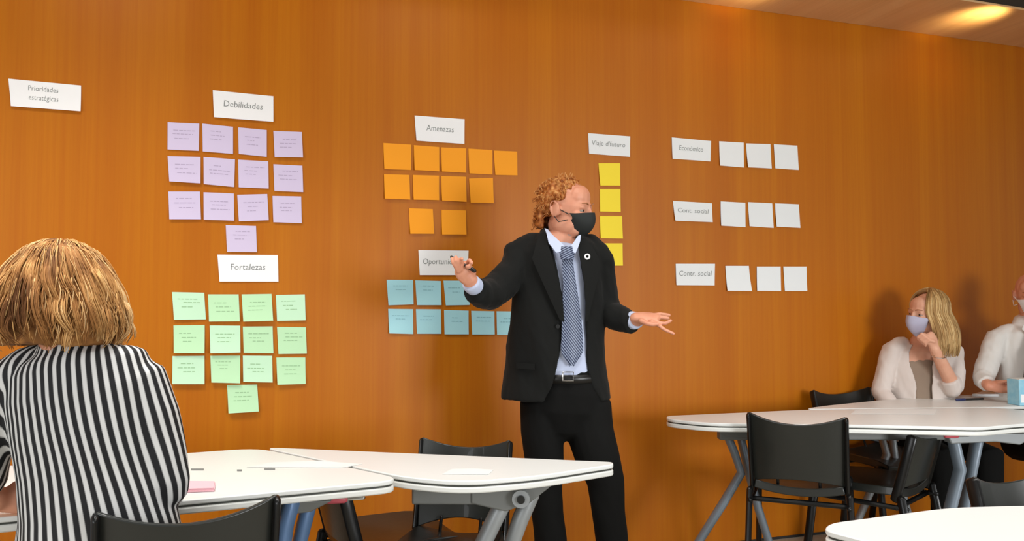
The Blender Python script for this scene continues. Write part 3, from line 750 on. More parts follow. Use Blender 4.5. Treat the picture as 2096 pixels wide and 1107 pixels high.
fattr(hm, 'tint', [max(0, min(1, .40 + .7 * noise.noise(v.co * 75) + (v.co.z - HCm.z) * 2.2)) for v in hm.vertices])
ho = mpart('hair', hm, M['redhair'], angle=0)
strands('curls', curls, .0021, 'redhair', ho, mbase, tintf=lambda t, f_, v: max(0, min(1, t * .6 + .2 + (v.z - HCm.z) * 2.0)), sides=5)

# torso levels: y, centre x, half width (px), half depth (m), opening left x, opening right x
LV = [(470, 1150, 40, .070, 1116, 1180), (480, 1150, 50, .078, 1117, 1184), (490, 1149, 66, .088, 1119, 1183), (500, 1148, 82, .100, 1122, 1183), (515, 1147, 92, .112, 1126, 1184), (545, 1146, 95, .124, 1133, 1189),
      (580, 1144, 95, .130, 1142, 1194), (620, 1142, 95, .130, 1150, 1197), (650, 1140, 96, .128, 1153, 1198), (690, 1138, 98, .126, 1147, 1198),
      (720, 1136, 101, .128, 1142, 1198), (760, 1136, 106, .134, 1135, 1204), (790, 1137, 110, .138, 1124, 1214), (815, 1138, 113, .140, 1110, 1232)]
def lvl(y):
    for i in range(len(LV) - 1):
        if LV[i][0] <= y <= LV[i + 1][0]:
            t = (y - LV[i][0]) / (LV[i + 1][0] - LV[i][0]); return tuple(lerp(a, b, t) for a, b in zip(LV[i], LV[i + 1]))
    return LV[0] if y < LV[0][0] else LV[-1]
def man_front(px, py, k=0.0, grow=0.0):
    """point on the front of the chest seen at pixel px, py, k metres proud of it"""
    _, cx, a, b, _, _ = lvl(py); d = D - b
    for _i in range(3):
        s = max(-.96, min(.96, (px - cx) * d / D / a)); d = D - (b + grow) * math.sqrt(1 - s * s) - k
    return P(px, py, d)
shell = MB(); rings_in, rings_out = [], []
for y, cx, a, b, xl, xr in LV:
    c = P(cx, y, D); am = a * PXM; hem = 0
    t0 = math.asin(max(-.95, min(.95, (xr - cx) / a * .96))); t1 = math.asin(max(-.95, min(.95, (xl - cx) / a * .96)))
    ro, ri = [], []; n = 40
    for i in range(n + 1):
        th = t0 + (2 * math.pi + t1 - t0) * i / n
        dz = 0
        for (lst, g_) in ((ro, 0), (ri, -.014)):
            lst.append(c + V((1, 0, 0)) * ((am + g_) * math.sin(th)) + V((0, -1, 0)) * ((b + g_) * math.cos(th)) + V((0, 0, dz)))
    rings_out.append(ro); rings_in.append(ri)
g = rings_out; nr, nc = len(g), len(g[0])
fv = [p for r_ in g for p in r_] + [p for r_ in rings_in for p in r_]; fs = []; o_ = nr * nc
for i in range(nr - 1):
    for j in range(nc - 1):
        A_, B_, C_, D_ = i * nc + j, i * nc + j + 1, (i + 1) * nc + j + 1, (i + 1) * nc + j
        fs.append((A_, B_, C_, D_)); fs.append((o_ + D_, o_ + C_, o_ + B_, o_ + A_))
edge = [j for j in range(nc)] + [i * nc + nc - 1 for i in range(1, nr)] + [(nr - 1) * nc + j for j in range(nc - 2, -1, -1)] + [i * nc for i in range(nr - 2, 0, -1)]
for k in range(len(edge)):
    a_, b_ = edge[k], edge[(k + 1) % len(edge)]; fs.append((b_, a_, o_ + a_, o_ + b_))
shell.add(fv, fs)
# sleeves and padded shoulders
shell.tube([P(1098, 500, D), P(1062, 520, D), P(1050, 535, D + .0)], [(.05, .055), (.058, .062), (.055, .06)], 14)
shell.tube([P(1200, 502, D), P(1226, 520, D), P(1236, 536, D)], [(.05, .055), (.050, .058), (.048, .058)], 14)
shell.tube([P(1064, 524, D), P(1050, 555, 3.04), P(1022, 588, 2.98), P(1003, 603, 2.93)], [.062, .063, .062, .062], 16)
shell.ell(P(1050, 516, D), (.045, .055, .040)); shell.ell(P(1074, 506, D), (.05, .055, .036))
shell.tube([P(1003, 603, 2.93), P(984, 602, 2.86), P(972, 595, 2.81)], [.062, .054, .048], 16, ends=False)
shell.tube([P(1226, 526, D), P(1231, 570, 3.09), P(1238, 615, 3.1), P(1246, 640, 3.09)], [.058, .057, .056, .056], 16)
shell.tube([P(1246, 640, 3.09), P(1275, 654, 3.0), P(1298, 663, 2.95)], [.054, .048, .043], 16, ends=False)
jk = remesh(shell, 'jacket', .0055, 9, wrinkle=.007, wscale=11)
jacket = mpart('jacket', jk, M['suit'], angle=0); jacket['label'] = 'black suit jacket hanging open'
def ribbon(name, rows, th, m, parent=mo):
    return put(name, MB().plate(rows, th).mesh(name), m, parent, mbase, angle=50)
def strip(edgeL, edgeR, k, n=6):
    rows = []
    for (xl, yl), (xr, yr) in zip(edgeL, edgeR):
        rows.append([man_front(lerp(xl, xr, j / n), lerp(yl, yr, j / n), k) for j in range(n + 1)])
    return rows
# lapels
ribbon('lapel', strip([(1104, 482), (1097, 505), (1090, 530), (1098, 548), (1112, 580), (1130, 620), (1146, 655)], [(1117, 476), (1124, 506), (1131, 530), (1136, 550), (1144, 580), (1152, 620), (1154, 658)], .010), .006, M['suit'], jacket)
ribbon('lapel', strip([(1182, 492), (1184, 510), (1187, 530), (1191, 550), (1195, 580), (1198, 620), (1198, 658)], [(1196, 488), (1212, 508), (1224, 530), (1226, 548), (1220, 580), (1210, 620), (1202, 655)], .010), .006, M['suit'], jacket)
# collar roll behind the neck
put('jacket_collar', MB().tube([P(1112, 484, D - .05), P(1113, 474, D + .0), P(1125, 468, D + .07), P(1150, 466, D + .09), P(1175, 470, D + .07), P(1187, 480, D + .0), P(1185, 490, D - .06)], [(.012, .016)] * 7, 10).mesh('jacket_collar'), M['suit'], jacket, mbase)
for x, y in ((1142, 668),):
    put('button', MB().tube([man_front(x, y, .004), man_front(x, y, .010)], .008, 12, ends=False).mesh('button'), M['black'], jacket, mbase)
ribbon('pocket_flap', strip([(1058, 742), (1058, 754)], [(1094, 744), (1094, 757)], .004), .004, M['suit'], jacket)
# lapel pin: white ring with a dark centre
pp = man_front(1202, 525, .020); pin = MB()
ringp = [pp + V((math.cos(t) * .0085, 0, math.sin(t) * .0085)) for t in [i * math.pi / 6 for i in range(13)]]
pin.tube(ringp, .0034, 8, ends=False); po = put('lapel_pin', pin.mesh('lapel_pin'), M['whitemask'], jacket, mbase); po['label'] = 'small round white lapel pin'
# shirt
sh = MB()
sh.tube([P(1150, 493, D), P(1148, 505, D), P(1147, 540, D), P(1144, 600, D), P(1140, 660, D), P(1142, 710, D), P(1150, 755, D), P(1158, 775, D)],
        [(.040, .038), (.112, .082), (.16, .108), (.160, .114), (.155, .112), (.150, .112), (.150, .116), (.145, .116)], 24, side=(1, 0, 0))
sh.tube([P(1262, 648, 3.04), LW, P(1303, 655, 2.937)], [.036, .0345, .034], 14, ends=False); sh.tube([P(985, 596, 2.87), RW, P(963, 577, 2.785)], [.036, .0345, .034], 14, ends=False)
mpart('shirt', remesh(sh, 'shirt', .0055, 3, wrinkle=.002, wscale=14), M['shirt'], angle=0)['label'] = 'pale blue shirt'
sc = [x for x in mo.children if x.name.startswith('shirt')][0]
# collar leaves
def leaf(pts, n_, th=.004):
    q = [P(*p) for p in pts]; mb = MB(); return put('shirt_collar', MB().plate([[q[0], q[1]], [lerp(q[0], q[3], .5), lerp(q[1], q[2], .5)], [q[3], q[2]]], th).mesh('shirt_collar'), M['shirt'], sc, mbase, angle=50)
def leaf2(rows):
    return put('shirt_collar', MB().plate([[P(*p) for p in r_] for r_ in rows], .004).mesh('shirt_collar'), M['shirt'], sc, mbase, angle=50)
leaf2([[(1116, 468, 3.03), (1121, 469, 3.01)], [(1119, 480, 2.99), (1134, 484, 2.975)], [(1123, 498, 2.96), (1150, 499, 2.955)], [(1139, 518, 2.945), (1161, 511, 2.945)]])
leaf2([[(1189, 480, 2.99), (1184, 482, 2.98)], [(1188, 492, 2.965), (1176, 493, 2.96)], [(1184, 504, 2.95), (1168, 504, 2.95)], [(1178, 518, 2.942), (1162, 511, 2.945)]])
cb = MB(); ang_ = [i / 20 * 2 * math.pi for i in range(20)]; hf = [i / 14 * math.pi for i in range(15)]
cc0, cc1 = P(1150, 495, D - .005), P(1149, 476, D + .01)
cb.rings([[cc0 + V((math.cos(a) * .068, math.sin(a) * .068, 0)) for a in hf], [cc1 + V((math.cos(a) * .064, math.sin(a) * .064, 0)) for a in hf]], cap=False, closed=False)
co = put('collar_band', cb.mesh('collar_band'), M['shirt'], sc, mbase); sm = co.modifiers.new('s', 'SOLIDIFY'); sm.thickness = .004
# tie
def tie_rows(ed, k, n=8):
    rows = []
    for y, xl, xr in ed:
        rows.append([man_front(lerp(xl, xr, j / n), y, k - .010 + .006 * math.sin(math.pi * j / n)) for j in range(n + 1)])
    return rows
tr = [(528, 1152, 1170), (545, 1151.5, 1172), (565, 1153, 1175), (585, 1154, 1178), (615, 1152, 1183), (645, 1151, 1187), (675, 1150, 1190), (706, 1149, 1192), (718, 1149, 1192), (728, 1153, 1187), (738, 1161, 1179), (748, 1168, 1172)]
tm = MB().plate(tie_rows(tr, .014), .006).mesh('tie')
fattr(tm, 'stripe', [(v.co.x * .80 + v.co.z * .62) for v in tm.vertices])
to = mpart('necktie', tm, M['tie'], angle=50); to['label'] = 'navy necktie with fine silver diagonal stripes'
km = MB().plate([[man_front(lerp(a, b, j / 6), y, .012 + .012 * math.sin(math.pi * j / 6)) for j in range(7)] for y, a, b in ((507, 1148, 1172), (513, 1147.5, 1172.5), (521, 1150, 1171), (531, 1153, 1169))], .012).mesh('knot')
fattr(km, 'stripe', [(-v.co.x * .45 + v.co.z * .9) for v in km.vertices])
put('knot', km, M['tie'], to, mbase, angle=50)
# trousers, belt, shoes
tr_ = MB()
tr_.tube([P(1162, 766, D), P(1160, 800, D), P(1158, 838, D)], [(.150, .118), (.168, .125), (.165, .12)], 20, side=(1, 0, 0))
for pts, rr in ((((1110, 822), (1109, 884), (1114, 940), (1117, 1000), (1120, 1050), (1127, 1100), (1134, 1240)), (47, 44, 40, 34, 33, 34, 36)),
                (((1204, 822), (1207, 880), (1223, 938), (1239, 985), (1245, 1050), (1252, 1100), (1264, 1240)), (47, 49, 45, 38, 34, 33, 35))):
    tr_.tube([P(x, y, D + (.0 if i < 2 else -.01)) for i, (x, y) in enumerate(pts)], [(r_ * PXM, r_ * PXM * 1.08) for r_ in rr], 20, side=(1, 0, 0), ends=False)
mpart('trousers', remesh(tr_, 'trousers', .007, 4, wrinkle=.005, wscale=7), M['trousers'], angle=0)['label'] = 'black suit trousers'
be = MB(); c_ = P(1158, 770, D)
be.rings([[c_ + V((math.cos(a) * .158, math.sin(a) * .126, z)) for a in ang_] for z in (-.016, .016)], cap=False)
bo = mpart('belt', be.mesh('belt'), M['leather']); sm = bo.modifiers.new('s', 'SOLIDIFY'); sm.thickness = .005
bk = P(1163, 770, D - .134); fr = MB()
fr.tube([bk + V((math.copysign(.020, x), 0, math.copysign(.016, z))) for x, z in ((-1, -1), (1, -1), (1, 1), (-1, 1), (-1, -1))], .003, 8)
put('buckle', fr.mesh('buckle'), M['chrome'], bo, mbase)
for x in (1133, 1263):
    q = P(x, 1240, D); s2 = MB().tube([V((q.x, D + .06, .045)), V((q.x, D - .02, .05)), V((q.x - (.02 if x < 1200 else -.03), D - .17, .032)), V((q.x - (.025 if x < 1200 else -.035), D - .21, .026))], [(.038, .042), (.042, .048), (.046, .030), (.036, .022)], 14, side=(1, 0, 0))
    mpart('shoe', remesh(s2, 'shoe', .006, 3), M['leather'])
# marker held in his raised hand
a, b = P(924, 526, 2.745), P(971, 554, 2.735)
mk = empty('marker_pen', (a + b) / 2); tag(mk, 'slim dark marker held across the raised hand of the man', 'pen')
put('barrel', MB().tube([a, b], .0052, 10).mesh('barrel'), M['black'], mk, (a + b) / 2)
put('cap', MB().tube([lerp(b, a, .22), b], .0075, 10).mesh('cap'), M['leather'], mk, (a + b) / 2)

# ---------- woman in the striped blouse, from behind
DW = 1.83; wb = V((P(175, 620, DW).x, DW, 0)); kW = DW / F
wo = MB(); WM = ori(R(-8), R(-4)); WH = P(128, 600, DW + .01)
head_prims(wo, WH, WM, .97)
wo.tube([WH + WM @ V((0, -.01, -.06)), P(135, 715, DW - .02), P(150, 745, DW - .01)], [.050, .052, .06], 14)
WS = V((1, -.08, 0)).normalized()
tors = [(716, 150, .070, .06), (728, 152, .125, .075), (745, 155, .155, .085), (800, 166, .170, .098), (870, 176, .165, .105), (960, 190, .160, .105), (1040, 200, .165, .11), (1130, 205, .18, .12), (1220, 205, .19, .13)]
wo.tube([P(x, y, DW) for y, x, a, b in tors], [(a * .92, b * .92) for y, x, a, b in tors], 20, side=WS)
wRS, wRE, wRW = P(305, 790, DW), P(336, 988, DW - .0), P(332, 1010, DW + .24)
wLS, wLE, wLW = P(20, 790, DW), P(-45, 985, DW), P(-4, 1022, DW + .02)
wo.tube([wRS, wRE, wRW, P(320, 1000, DW + .34)], [.034, .033, .026, .026], 12); wo.tube([wLS, wLE, wLW], [.034, .033, .026], 12)
for hx, hy, hd, s in ((318, 1000, DW + .36, -1), (0, 1024, DW + .03, 1)):
    w0 = P(hx, hy, hd); dirv = V((-.3, 1, .0)).normalized() if s < 0 else V((1, .35, 0)).normalized(); sv = V((1, .3, 0)).normalized() if s < 0 else V((0, .3, 1)).normalized()
    wo.tube([w0, w0 + dirv * .04, w0 + dirv * .085], [(.028, .016), (.036, .014), (.036, .012)], 12, side=sv)
    for i in range(4):
        f0 = w0 + dirv * .08 + sv * (.026 - .0175 * i); cv = V((0, 0, -1)) if s < 0 else V((-.2, -.6, 0))
        ln = (.062, .07, .066, .052)[i]; finger(wo, [f0, f0 + dirv * ln * .45 + cv * .004, f0 + dirv * ln * .8 + cv * .012, f0 + dirv * ln + cv * .02], .008)
    f0 = w0 + dirv * .02 + sv * .03; finger(wo, [f0, f0 + dirv * .03 + sv * .02, f0 + dirv * .055 + sv * .026], .009)
hipL, hipR = P(150, 1230, DW), P(260, 1230, DW)
wfw = V((-.15, .98, 0))
for hp, dx in ((V((wb.x - .09, DW, .50)), -.02), (V((wb.x + .09, DW, .50)), .02)):
    kn = hp + wfw * .42 + V((dx, 0, 0)); wo.tube([hp, kn, kn + V((0, -.04, -.42))], [.075, .052, .036], 14)
    wo.tube([kn + V((0, -.06, -.44)), kn + V((0, .12, -.46))], [(.035, .03), (.035, .02)], 10, side=(1, 0, 0))
wob = skin_obj('person', wo, M['skin'], .005, wb)
tag(wob, 'seated woman with golden bob seen from behind in black and white striped blouse', 'person')
eyes(wob, wb, WH, WM, .97); mask(wob, wb, WH, WM, 'whitemask', 1.0)
bl = MB()
bl.tube([P(x, y, DW) for y, x, a, b in tors], [(a + .012, b + .012) for y, x, a, b in tors], 28, side=WS)
bl.tube([P(235, 752, DW), P(287, 782, DW), P(308, 850, DW), P(324, 920, DW), P(336, 990, DW)], [.052, .062, .062, .058, .055], 18)
bl.tube([P(336, 990, DW), P(334, 1012, DW + .12), P(332, 1010, DW + .22)], [.053, .047, .040], 16)
bl.tube([P(65, 752, DW), P(18, 784, DW), P(-8, 850, DW), P(-25, 920, DW), P(-35, 985, DW)], [.056, .060, .056, .052, .050], 18)
bl.tube([P(-35, 985, DW), P(-15, 1002, DW - .0)], [.050, .044], 16, ends=False)
bm_ = remesh(bl, 'blouse', .006, 7, wrinkle=.005, wscale=7)
vals = []
for v in bm_.vertices:
    rel = v.co - P(168, 850, DW) - V((0, .09, 0)); th = math.atan2(rel.x / .225, -rel.y / .20)
    vals.append(th * .215 + .20 * rel.z + .0035 * math.sin(rel.z * 14 + th * 3) + .003 * noise.noise(V((v.co.x * 9, v.co.y * 9, v.co.z * 6))))
fattr(bm_, 'stripe', vals)
blo = put('blouse', bm_, M['stripes'], wob, wb, angle=0); blo['label'] = 'black and white striped blouse'
tw = MB()
for hp, dx in ((V((wb.x - .09, DW, .50)), -.02), (V((wb.x + .09, DW, .50)), .02)):
    kn = hp + wfw * .42 + V((dx, 0, 0)); tw.tube([hp, kn, kn + V((0, -.04, -.38))], [.09, .066, .05], 16)
tw.ell((wb.x, DW, .53), (.19, .14, .09)); put('trousers', remesh(tw, 'trousers', .009, 4), M['trousers'], wob, wb, angle=0)
# bell shaped golden hair
prof = [(.125, .016, .018), (.118, .036, .040), (.106, .056, .062), (.091, .075, .084), (.046, .106, .112), (0, .130, .128), (-.046, .147, .138), (-.088, .150, .140), (-.126, .132, .124)]
base_h = MB(); rgs = []
for z, rx, ry in prof: rgs.append([WH + WM @ V((math.cos(t) * rx * .91, -.012 + math.sin(t) * ry * .91, max(z, -.122))) for t in [k * 2 * math.pi / 28 for k in range(28)]])
base_h.rings(rgs)
bh = remesh(base_h, 'hair', .006, 3, wrinkle=.006, wscale=22)
fattr(bh, 'tint', [max(0, min(1, .25 + .5 * noise.noise(V((v.co.x * 45, v.co.y * 45, v.co.z * 6))))) for v in bh.vertices])
hw_ = put('hair', bh, M['goldhair'], wob, wb, angle=0); hw_['label'] = 'shoulder-length golden blond hair'
rnd = random.Random(11); paths = []
for c_i in range(210):
    ph0 = rnd.uniform(0, 2 * math.pi); amp = rnd.uniform(.008, .022); fq = rnd.uniform(7, 13); p0 = rnd.uniform(0, 6.28)
    rad0 = rnd.uniform(.95, 1.05); s00 = rnd.uniform(0, .55); s10 = rnd.uniform(.80, .98); dzc = rnd.uniform(-.020, .012); part = rnd.uniform(-.25, .25); ct_ = rnd.random(); n = 14
    for k in range(14):
        dph = rnd.uniform(-.10, .10); drd = rnd.uniform(-.02, .02); s0 = min(.7, s00 + rnd.uniform(0, .06)); s1 = s10 + rnd.uniform(-.05, .03); pts = []
        for i in range(n):
            t = s0 + (s1 - s0) * i / (n - 1); tt = min(t, 1) * (len(prof) - 1); j = min(int(tt), len(prof) - 2); f_ = tt - j
            z, rx, ry = (lerp(a, b, f_) for a, b in zip(prof[j], prof[j + 1])); close = 1 - .65 * ((i / (n - 1)) ** 2)
            w_ = max(0, t - .12); wv = amp * math.sin(p0 + t * fq) * w_; cl = amp * 1.3 * math.cos(p0 + t * fq * 1.1) * w_
            a2 = ph0 + dph * close * (.5 + t) + part * t + wv * 9; rr = rad0 + drd * close; z += dzc * t ** 3
            pts.append(WH + WM @ V((math.cos(a2) * (rx * rr + cl), -.012 + math.sin(a2) * (ry * rr + cl), z)))
        paths.append(pts)
frizz = []
for k in range(700):
    ph = rnd.uniform(0, 2 * math.pi); p0 = rnd.uniform(0, 6.28); fq = rnd.uniform(10, 22); s0 = rnd.uniform(.05, .75); s1 = min(1.03, s0 + rnd.uniform(.2, .4)); out = rnd.uniform(1.0, 1.09); pts = []
    for i in range(10):
        t = s0 + (s1 - s0) * i / 9; tt = min(t, 1) * (len(prof) - 1); j = min(int(tt), len(prof) - 2); f_ = tt - j
        z, rx, ry = (lerp(a, b, f_) for a, b in zip(prof[j], prof[j + 1])); wv = .006 * math.sin(p0 + t * fq)
        a2 = ph + wv * 8; pts.append(WH + WM @ V((math.cos(a2) * (rx * out + wv), -.012 + math.sin(a2) * (ry * out + wv), z + .004 * math.cos(p0 + t * fq))))
    frizz.append(pts)
def gold(t, f_, v):
    sx = (v.x - WH.x) / .15
    return max(0, min(1, .10 + .22 * t + .48 * abs(sx) ** 1.5 + .7 * noise.noise(V((v.x * 22, v.y * 26, v.z * 7)))))
strands('locks', paths, .0020, 'goldhair', hw_, wb, tintf=gold, sides=4)
strands('loose_hair', frizz, .0011, 'goldhair', hw_, wb, tintf=lambda t, f_, v: .55 + .45 * t, sides=3)

# ---------- seated woman in cream by the wall
DC = 4.22; cb_ = V((P(1885, 620, DC).x, DC, 0)); kC = DC / F
wc = MB(); CM = ori(R(110), R(-3), R(-6)); CH = P(1896, 642, DC - .12)
head_prims(wc, CH, CM, .95)
wc.tube([CH + CM @ V((0, -.015, -.06)), P(1900, 700, DC - .03), P(1890, 715, DC)], [.048, .048, .058], 14)
ct = [(703, 1889, .085, .07), (720, 1887, .150, .085), (745, 1885, .165, .10), (790, 1882, .160, .105), (840, 1880, .155, .11), (900, 1880, .165, .12), (945, 1880, .175, .13)]
wc.tube([P(x, y, DC) for y, x, a, b in ct[:-1]], [(a * .9, b * .88) for y, x, a, b in ct[:-1]], 20, side=(1, .15, 0))
cLS, cLE, cLW = P(1950, 722, DC), P(1952, 792, DC - .14), P(1912, 712, DC - .22)
wc.tube([cLS, cLE], [.042, .036], 12); wc.tube([cLE, lerp(cLE, cLW, .6), cLW], [.037, .032, .025], 12)
cRS, cRE, cRW = P(1822, 722, DC), P(1806, 806, DC - .05), P(1850, 868, DC - .20)
wc.tube([cRS, cRE, cRW], [.042, .034, .026], 12)
# hand under the chin
w0 = cLW; up = V((-.25, -.1, .95)).normalized()
wc.tube([w0, w0 + V((-.010, -.005, .035)), w0 + V((-.028, -.012, .062))], [(.026, .02), (.034, .02), (.034, .017)], 12, side=(1, .5, 0))
for i in range(4):
    f0 = w0 + V((-.028 + .010 * (i - 1.5), -.02 - .012 * (i - 1.5) * .5, .066 - .011 * i))
    finger(wc, [f0, f0 + V((-.028, -.006, .008)), f0 + V((-.042, .008, -.010)), f0 + V((-.034, .02, -.022))], .0078)
finger(wc, [w0 + V((-.02, -.01, .03)), w0 + V((-.045, -.02, .045)), w0 + V((-.066, -.012, .062))], .0085)
wc.tube([cRW, cRW + V((.05, -.03, 0))], [(.03, .016), (.032, .014)], 12, side=(0, 1, 0))
for i in range(4):
    f0 = cRW + V((.06, -.055 + .018 * i, 0)); finger(wc, [f0, f0 + V((.03, 0, .004)), f0 + V((.055, 0, -.008))], .0075)
finger(wc, [cRW + V((.02, .03, .005)), cRW + V((.05, .045, .01))], .008)
for s in (-1, 1):
    hp = V((cb_.x + s * .09, DC - .02, .50)); kn = hp + V((s * .02, -.38, 0)); wc.tube([hp, kn, kn + V((0, .02, -.43))], [.07, .05, .035], 12)
    wc.tube([kn + V((0, .04, -.455)), kn + V((0, -.12, -.465))], [(.034, .028), (.034, .02)], 10, side=(1, 0, 0))
wco = skin_obj('person', wc, M['skin2'], .0045, cb_)
tag(wco, 'seated woman with long blond hair, cream jacket and lilac mask, chin on hand', 'person')
eyes(wco, cb_, CH, CM, .95); mask(wco, cb_, CH, CM, 'lilacmask', 1.02, 'lilac-grey face mask')
top = MB().tube([P(x, y, DC) for y, x, a, b in [(748, 1884, .162, .10)] + ct[3:]], [(a * .94, b * .98) for y, x, a, b in [(748, 1884, .162, .10)] + ct[3:]], 24, side=(1, .15, 0))
put('top', remesh(top, 'top', .007, 3), M['taupe'], wco, cb_, angle=0)['label'] = 'taupe top'
# open cream jacket: shell with a gap at the front plus sleeves
cj = MB(); ro_, ri_ = [], []
opn = [(703, .50, .50), (720, .34, .46), (745, .26, .36), (775, .10, .36), (790, .06, .34), (840, .10, .40), (900, .3, .5)]
for (y, x, a, b), (_, o1, o2) in zip([c for c in ct[:3]] + [(775, 1883, .162, .104)] + ct[3:6], opn):
    c = P(x, y, DC); f_ = V((-.15, -1, 0)).normalized(); s_v = V((1, -.15, 0)).normalized(); t0, t1 = o2 - .25, 2 * math.pi - o1 - .25
    for lst, g_ in ((ro_, .020), (ri_, .008)):
        lst.append([c + s_v * ((a + g_) * math.sin(lerp(t0, t1, i / 36))) + f_ * ((b + g_) * math.cos(lerp(t0, t1, i / 36))) for i in range(37)])
nr, nc = len(ro_), 37; fv = [p for r_ in ro_ for p in r_] + [p for r_ in ri_ for p in r_]; fs = []; o_ = nr * nc
for i in range(nr - 1):
    for j in range(nc - 1):
        A_, B_, C_, D_ = i * nc + j, i * nc + j + 1, (i + 1) * nc + j + 1, (i + 1) * nc + j
        fs.append((A_, B_, C_, D_)); fs.append((o_ + D_, o_ + C_, o_ + B_, o_ + A_))
edge = [j for j in range(nc)] + [i * nc + nc - 1 for i in range(1, nr)] + [(nr - 1) * nc + j for j in range(nc - 2, -1, -1)] + [i * nc for i in range(nr - 2, 0, -1)]
for k in range(len(edge)):
    a_, b_ = edge[k], edge[(k + 1) % len(edge)]; fs.append((b_, a_, o_ + a_, o_ + b_))
cj.add(fv, fs)
cj.tube([P(1845, 705, DC), P(1826, 718, DC), P(1812, 760, DC - .02), P(1804, 803, DC - .05)], [.045, .054, .050, .048], 16)
cj.tube([P(1804, 803, DC - .05), P(1838, 850, DC - .16)], [.047, .040], 16, ends=False)
cj.tube([P(1930, 705, DC), P(1949, 720, DC), P(1955, 760, DC - .08), P(1952, 794, DC - .14)], [.045, .053, .050, .050], 16)
cj.tube([cLE, lerp(cLE, cLW, .22)], [.050, .048], 16, ends=False)
put('jacket', remesh(cj, 'jacket', .006, 4, wrinkle=.008, wscale=9), M['cream'], wco, cb_, angle=0)['label'] = 'open cream jacket'
tw = MB()
for s in (-1, 1):
    hp = V((cb_.x + s * .09, DC - .02, .50)); kn = hp + V((s * .02, -.38, 0)); tw.tube([hp, kn, kn + V((0, .02, -.40))], [.085, .065, .06], 14)
tw.ell((cb_.x, DC - .02, .52), (.18, .13, .09)); put('trousers', remesh(tw, 'trousers', .009, 3), M['trousers'], wco, cb_, angle=0)
br = lerp(cLE, cLW, .78); put('bracelet', MB().tube([br + V((math.cos(t) * .031, math.sin(t) * .031, .006 * math.sin(t))) for t in [k * math.pi / 8 for k in range(17)]], .002, 6, ends=False).mesh('bracelet'), M['chrome'], wco, cb_)
# long straight hair with a side parting, swept to her left
rnd = random.Random(21); paths = []
def hairpt(az, t, rad):
    """az around the head (0 = face), t from crown to ends"""
    a2 = az
    if t < .38:
        q = t / .38; th = q * math.pi * .56
        p = V((math.sin(a2) * .083 * math.sin(th) * rad, -.018 + math.cos(a2) * .100 * math.sin(th) * rad, .036 + .090 * math.cos(th) * rad)); return CH + CM @ p
    q = (t - .38) / .62; p = V((math.sin(a2) * .083 * rad, -.018 + math.cos(a2) * .100 * rad, .036 + .090 * math.cos(math.pi * .56) * rad))
    w1 = CH + CM @ p; dn = V((.025, .03, -1)); side_ = math.sin(a2)
    return w1 + dn * (.235 * q) + V((.030 * math.sin(q * 2.6), -.03 * q, 0)) + (w1 - CH) * (.10 * math.sin(q * 3.0)) * V((1, 1, 0)).length * .5
for k in range(1300):
    az = rnd.uniform(R(62), R(322)); pts = []; rad = rnd.uniform(1.0, 1.10); t0 = rnd.uniform(0, .2); t1 = rnd.uniform(.8, 1.0); ph = rnd.uniform(0, 6.28); am = rnd.uniform(.001, .004)
    if az < R(165): t1 = min(t1, rnd.uniform(.36, .46))
    for i in range(14):
        t = t0 + (t1 - t0) * i / 13; p = hairpt(az, t, rad); pts.append(p + V((am * math.sin(ph + t * 9), am * math.cos(ph + t * 8), 0)))
    paths.append(pts)
cap = MB()
for k in range(340):
    az = rnd.uniform(R(66), R(314)); t = rnd.uniform(0, .85 if az > R(165) else .42); cap.ell(hairpt(az, t, .97), .013, seg=8, rg=6)
cm_ = remesh(cap, 'hair', .006, 3); fattr(cm_, 'tint', [.25 + .2 * noise.noise(v.co * 40) for v in cm_.vertices])
hc_ = put('hair', cm_, M['blondhair'], wco, cb_, angle=0); hc_['label'] = 'long straight blond hair'
strands('locks', paths, .0026, 'blondhair', hc_, cb_, sides=4, seed=8, tintf=lambda t, f_, v: max(0, min(1, .1 + .55 * t + .35 * noise.noise(V((v.x * 40, v.y * 40, v.z * 6))) + .12 * f_)))

# ---------- bald man at the right edge
DB = 4.20; bb_ = V((P(2112, 620, DB).x, DB, 0))
bm2 = MB(); BM = ori(R(152), R(-10)); BH = P(2112, 604, DB - .06)
head_prims(bm2, BH, BM, 1.0)
bm2.tube([BH + BM @ V((0, -.01, -.06)), P(2112, 660, DB), P(2112, 680, DB)], [.055, .057, .062], 14)
bt = [(662, 2112, .085, .07), (682, 2112, .165, .09), (710, 2112, .180, .11), (760, 2112, .170, .12), (820, 2112, .165, .13), (900, 2112, .175, .14), (945, 2112, .18, .14)]
bm2.tube([P(x, y, DB) for y, x, a, b in bt[:-1]], [(a * .9, b * .84) for y, x, a, b in bt[:-1]], 18, side=(1, 0, 0))
bRS, bRE, bRW = P(2044, 700, DB), P(2012, 775, DB - .10), P(2024, 790, DB - .20)
bLS, bLE, bLW = P(2184, 688, DB), P(2205, 775, DB - .10), P(2094, 786, DB - .20)
for A_, B_, W_ in ((bRS, bRE, bRW), (bLS, bLE, bLW)): bm2.tube([A_, B_, W_], [.034, .034, .028], 12)
for w0, s in ((bRW, 1), (bLW, -1)):
    bm2.tube([w0, w0 + V((s * .045, -.025, 0)), w0 + V((s * .075, -.03, 0))], [(.026, .02), (.036, .02), (.034, .016)], 12, side=(0, .4, 1))
    for i in range(4):
        f0 = w0 + V((s * .078, -.035, .026 - .017 * i)); finger(bm2, [f0, f0 + V((s * .025, -.018, 0)), f0 + V((s * .018, -.04, -.004)), f0 + V((-s * .006, -.045, -.006))], .0085)
    finger(bm2, [w0 + V((s * .03, -.03, .02)), w0 + V((s * .055, -.055, .03)), w0 + V((s * .075, -.06, .026))], .0095)
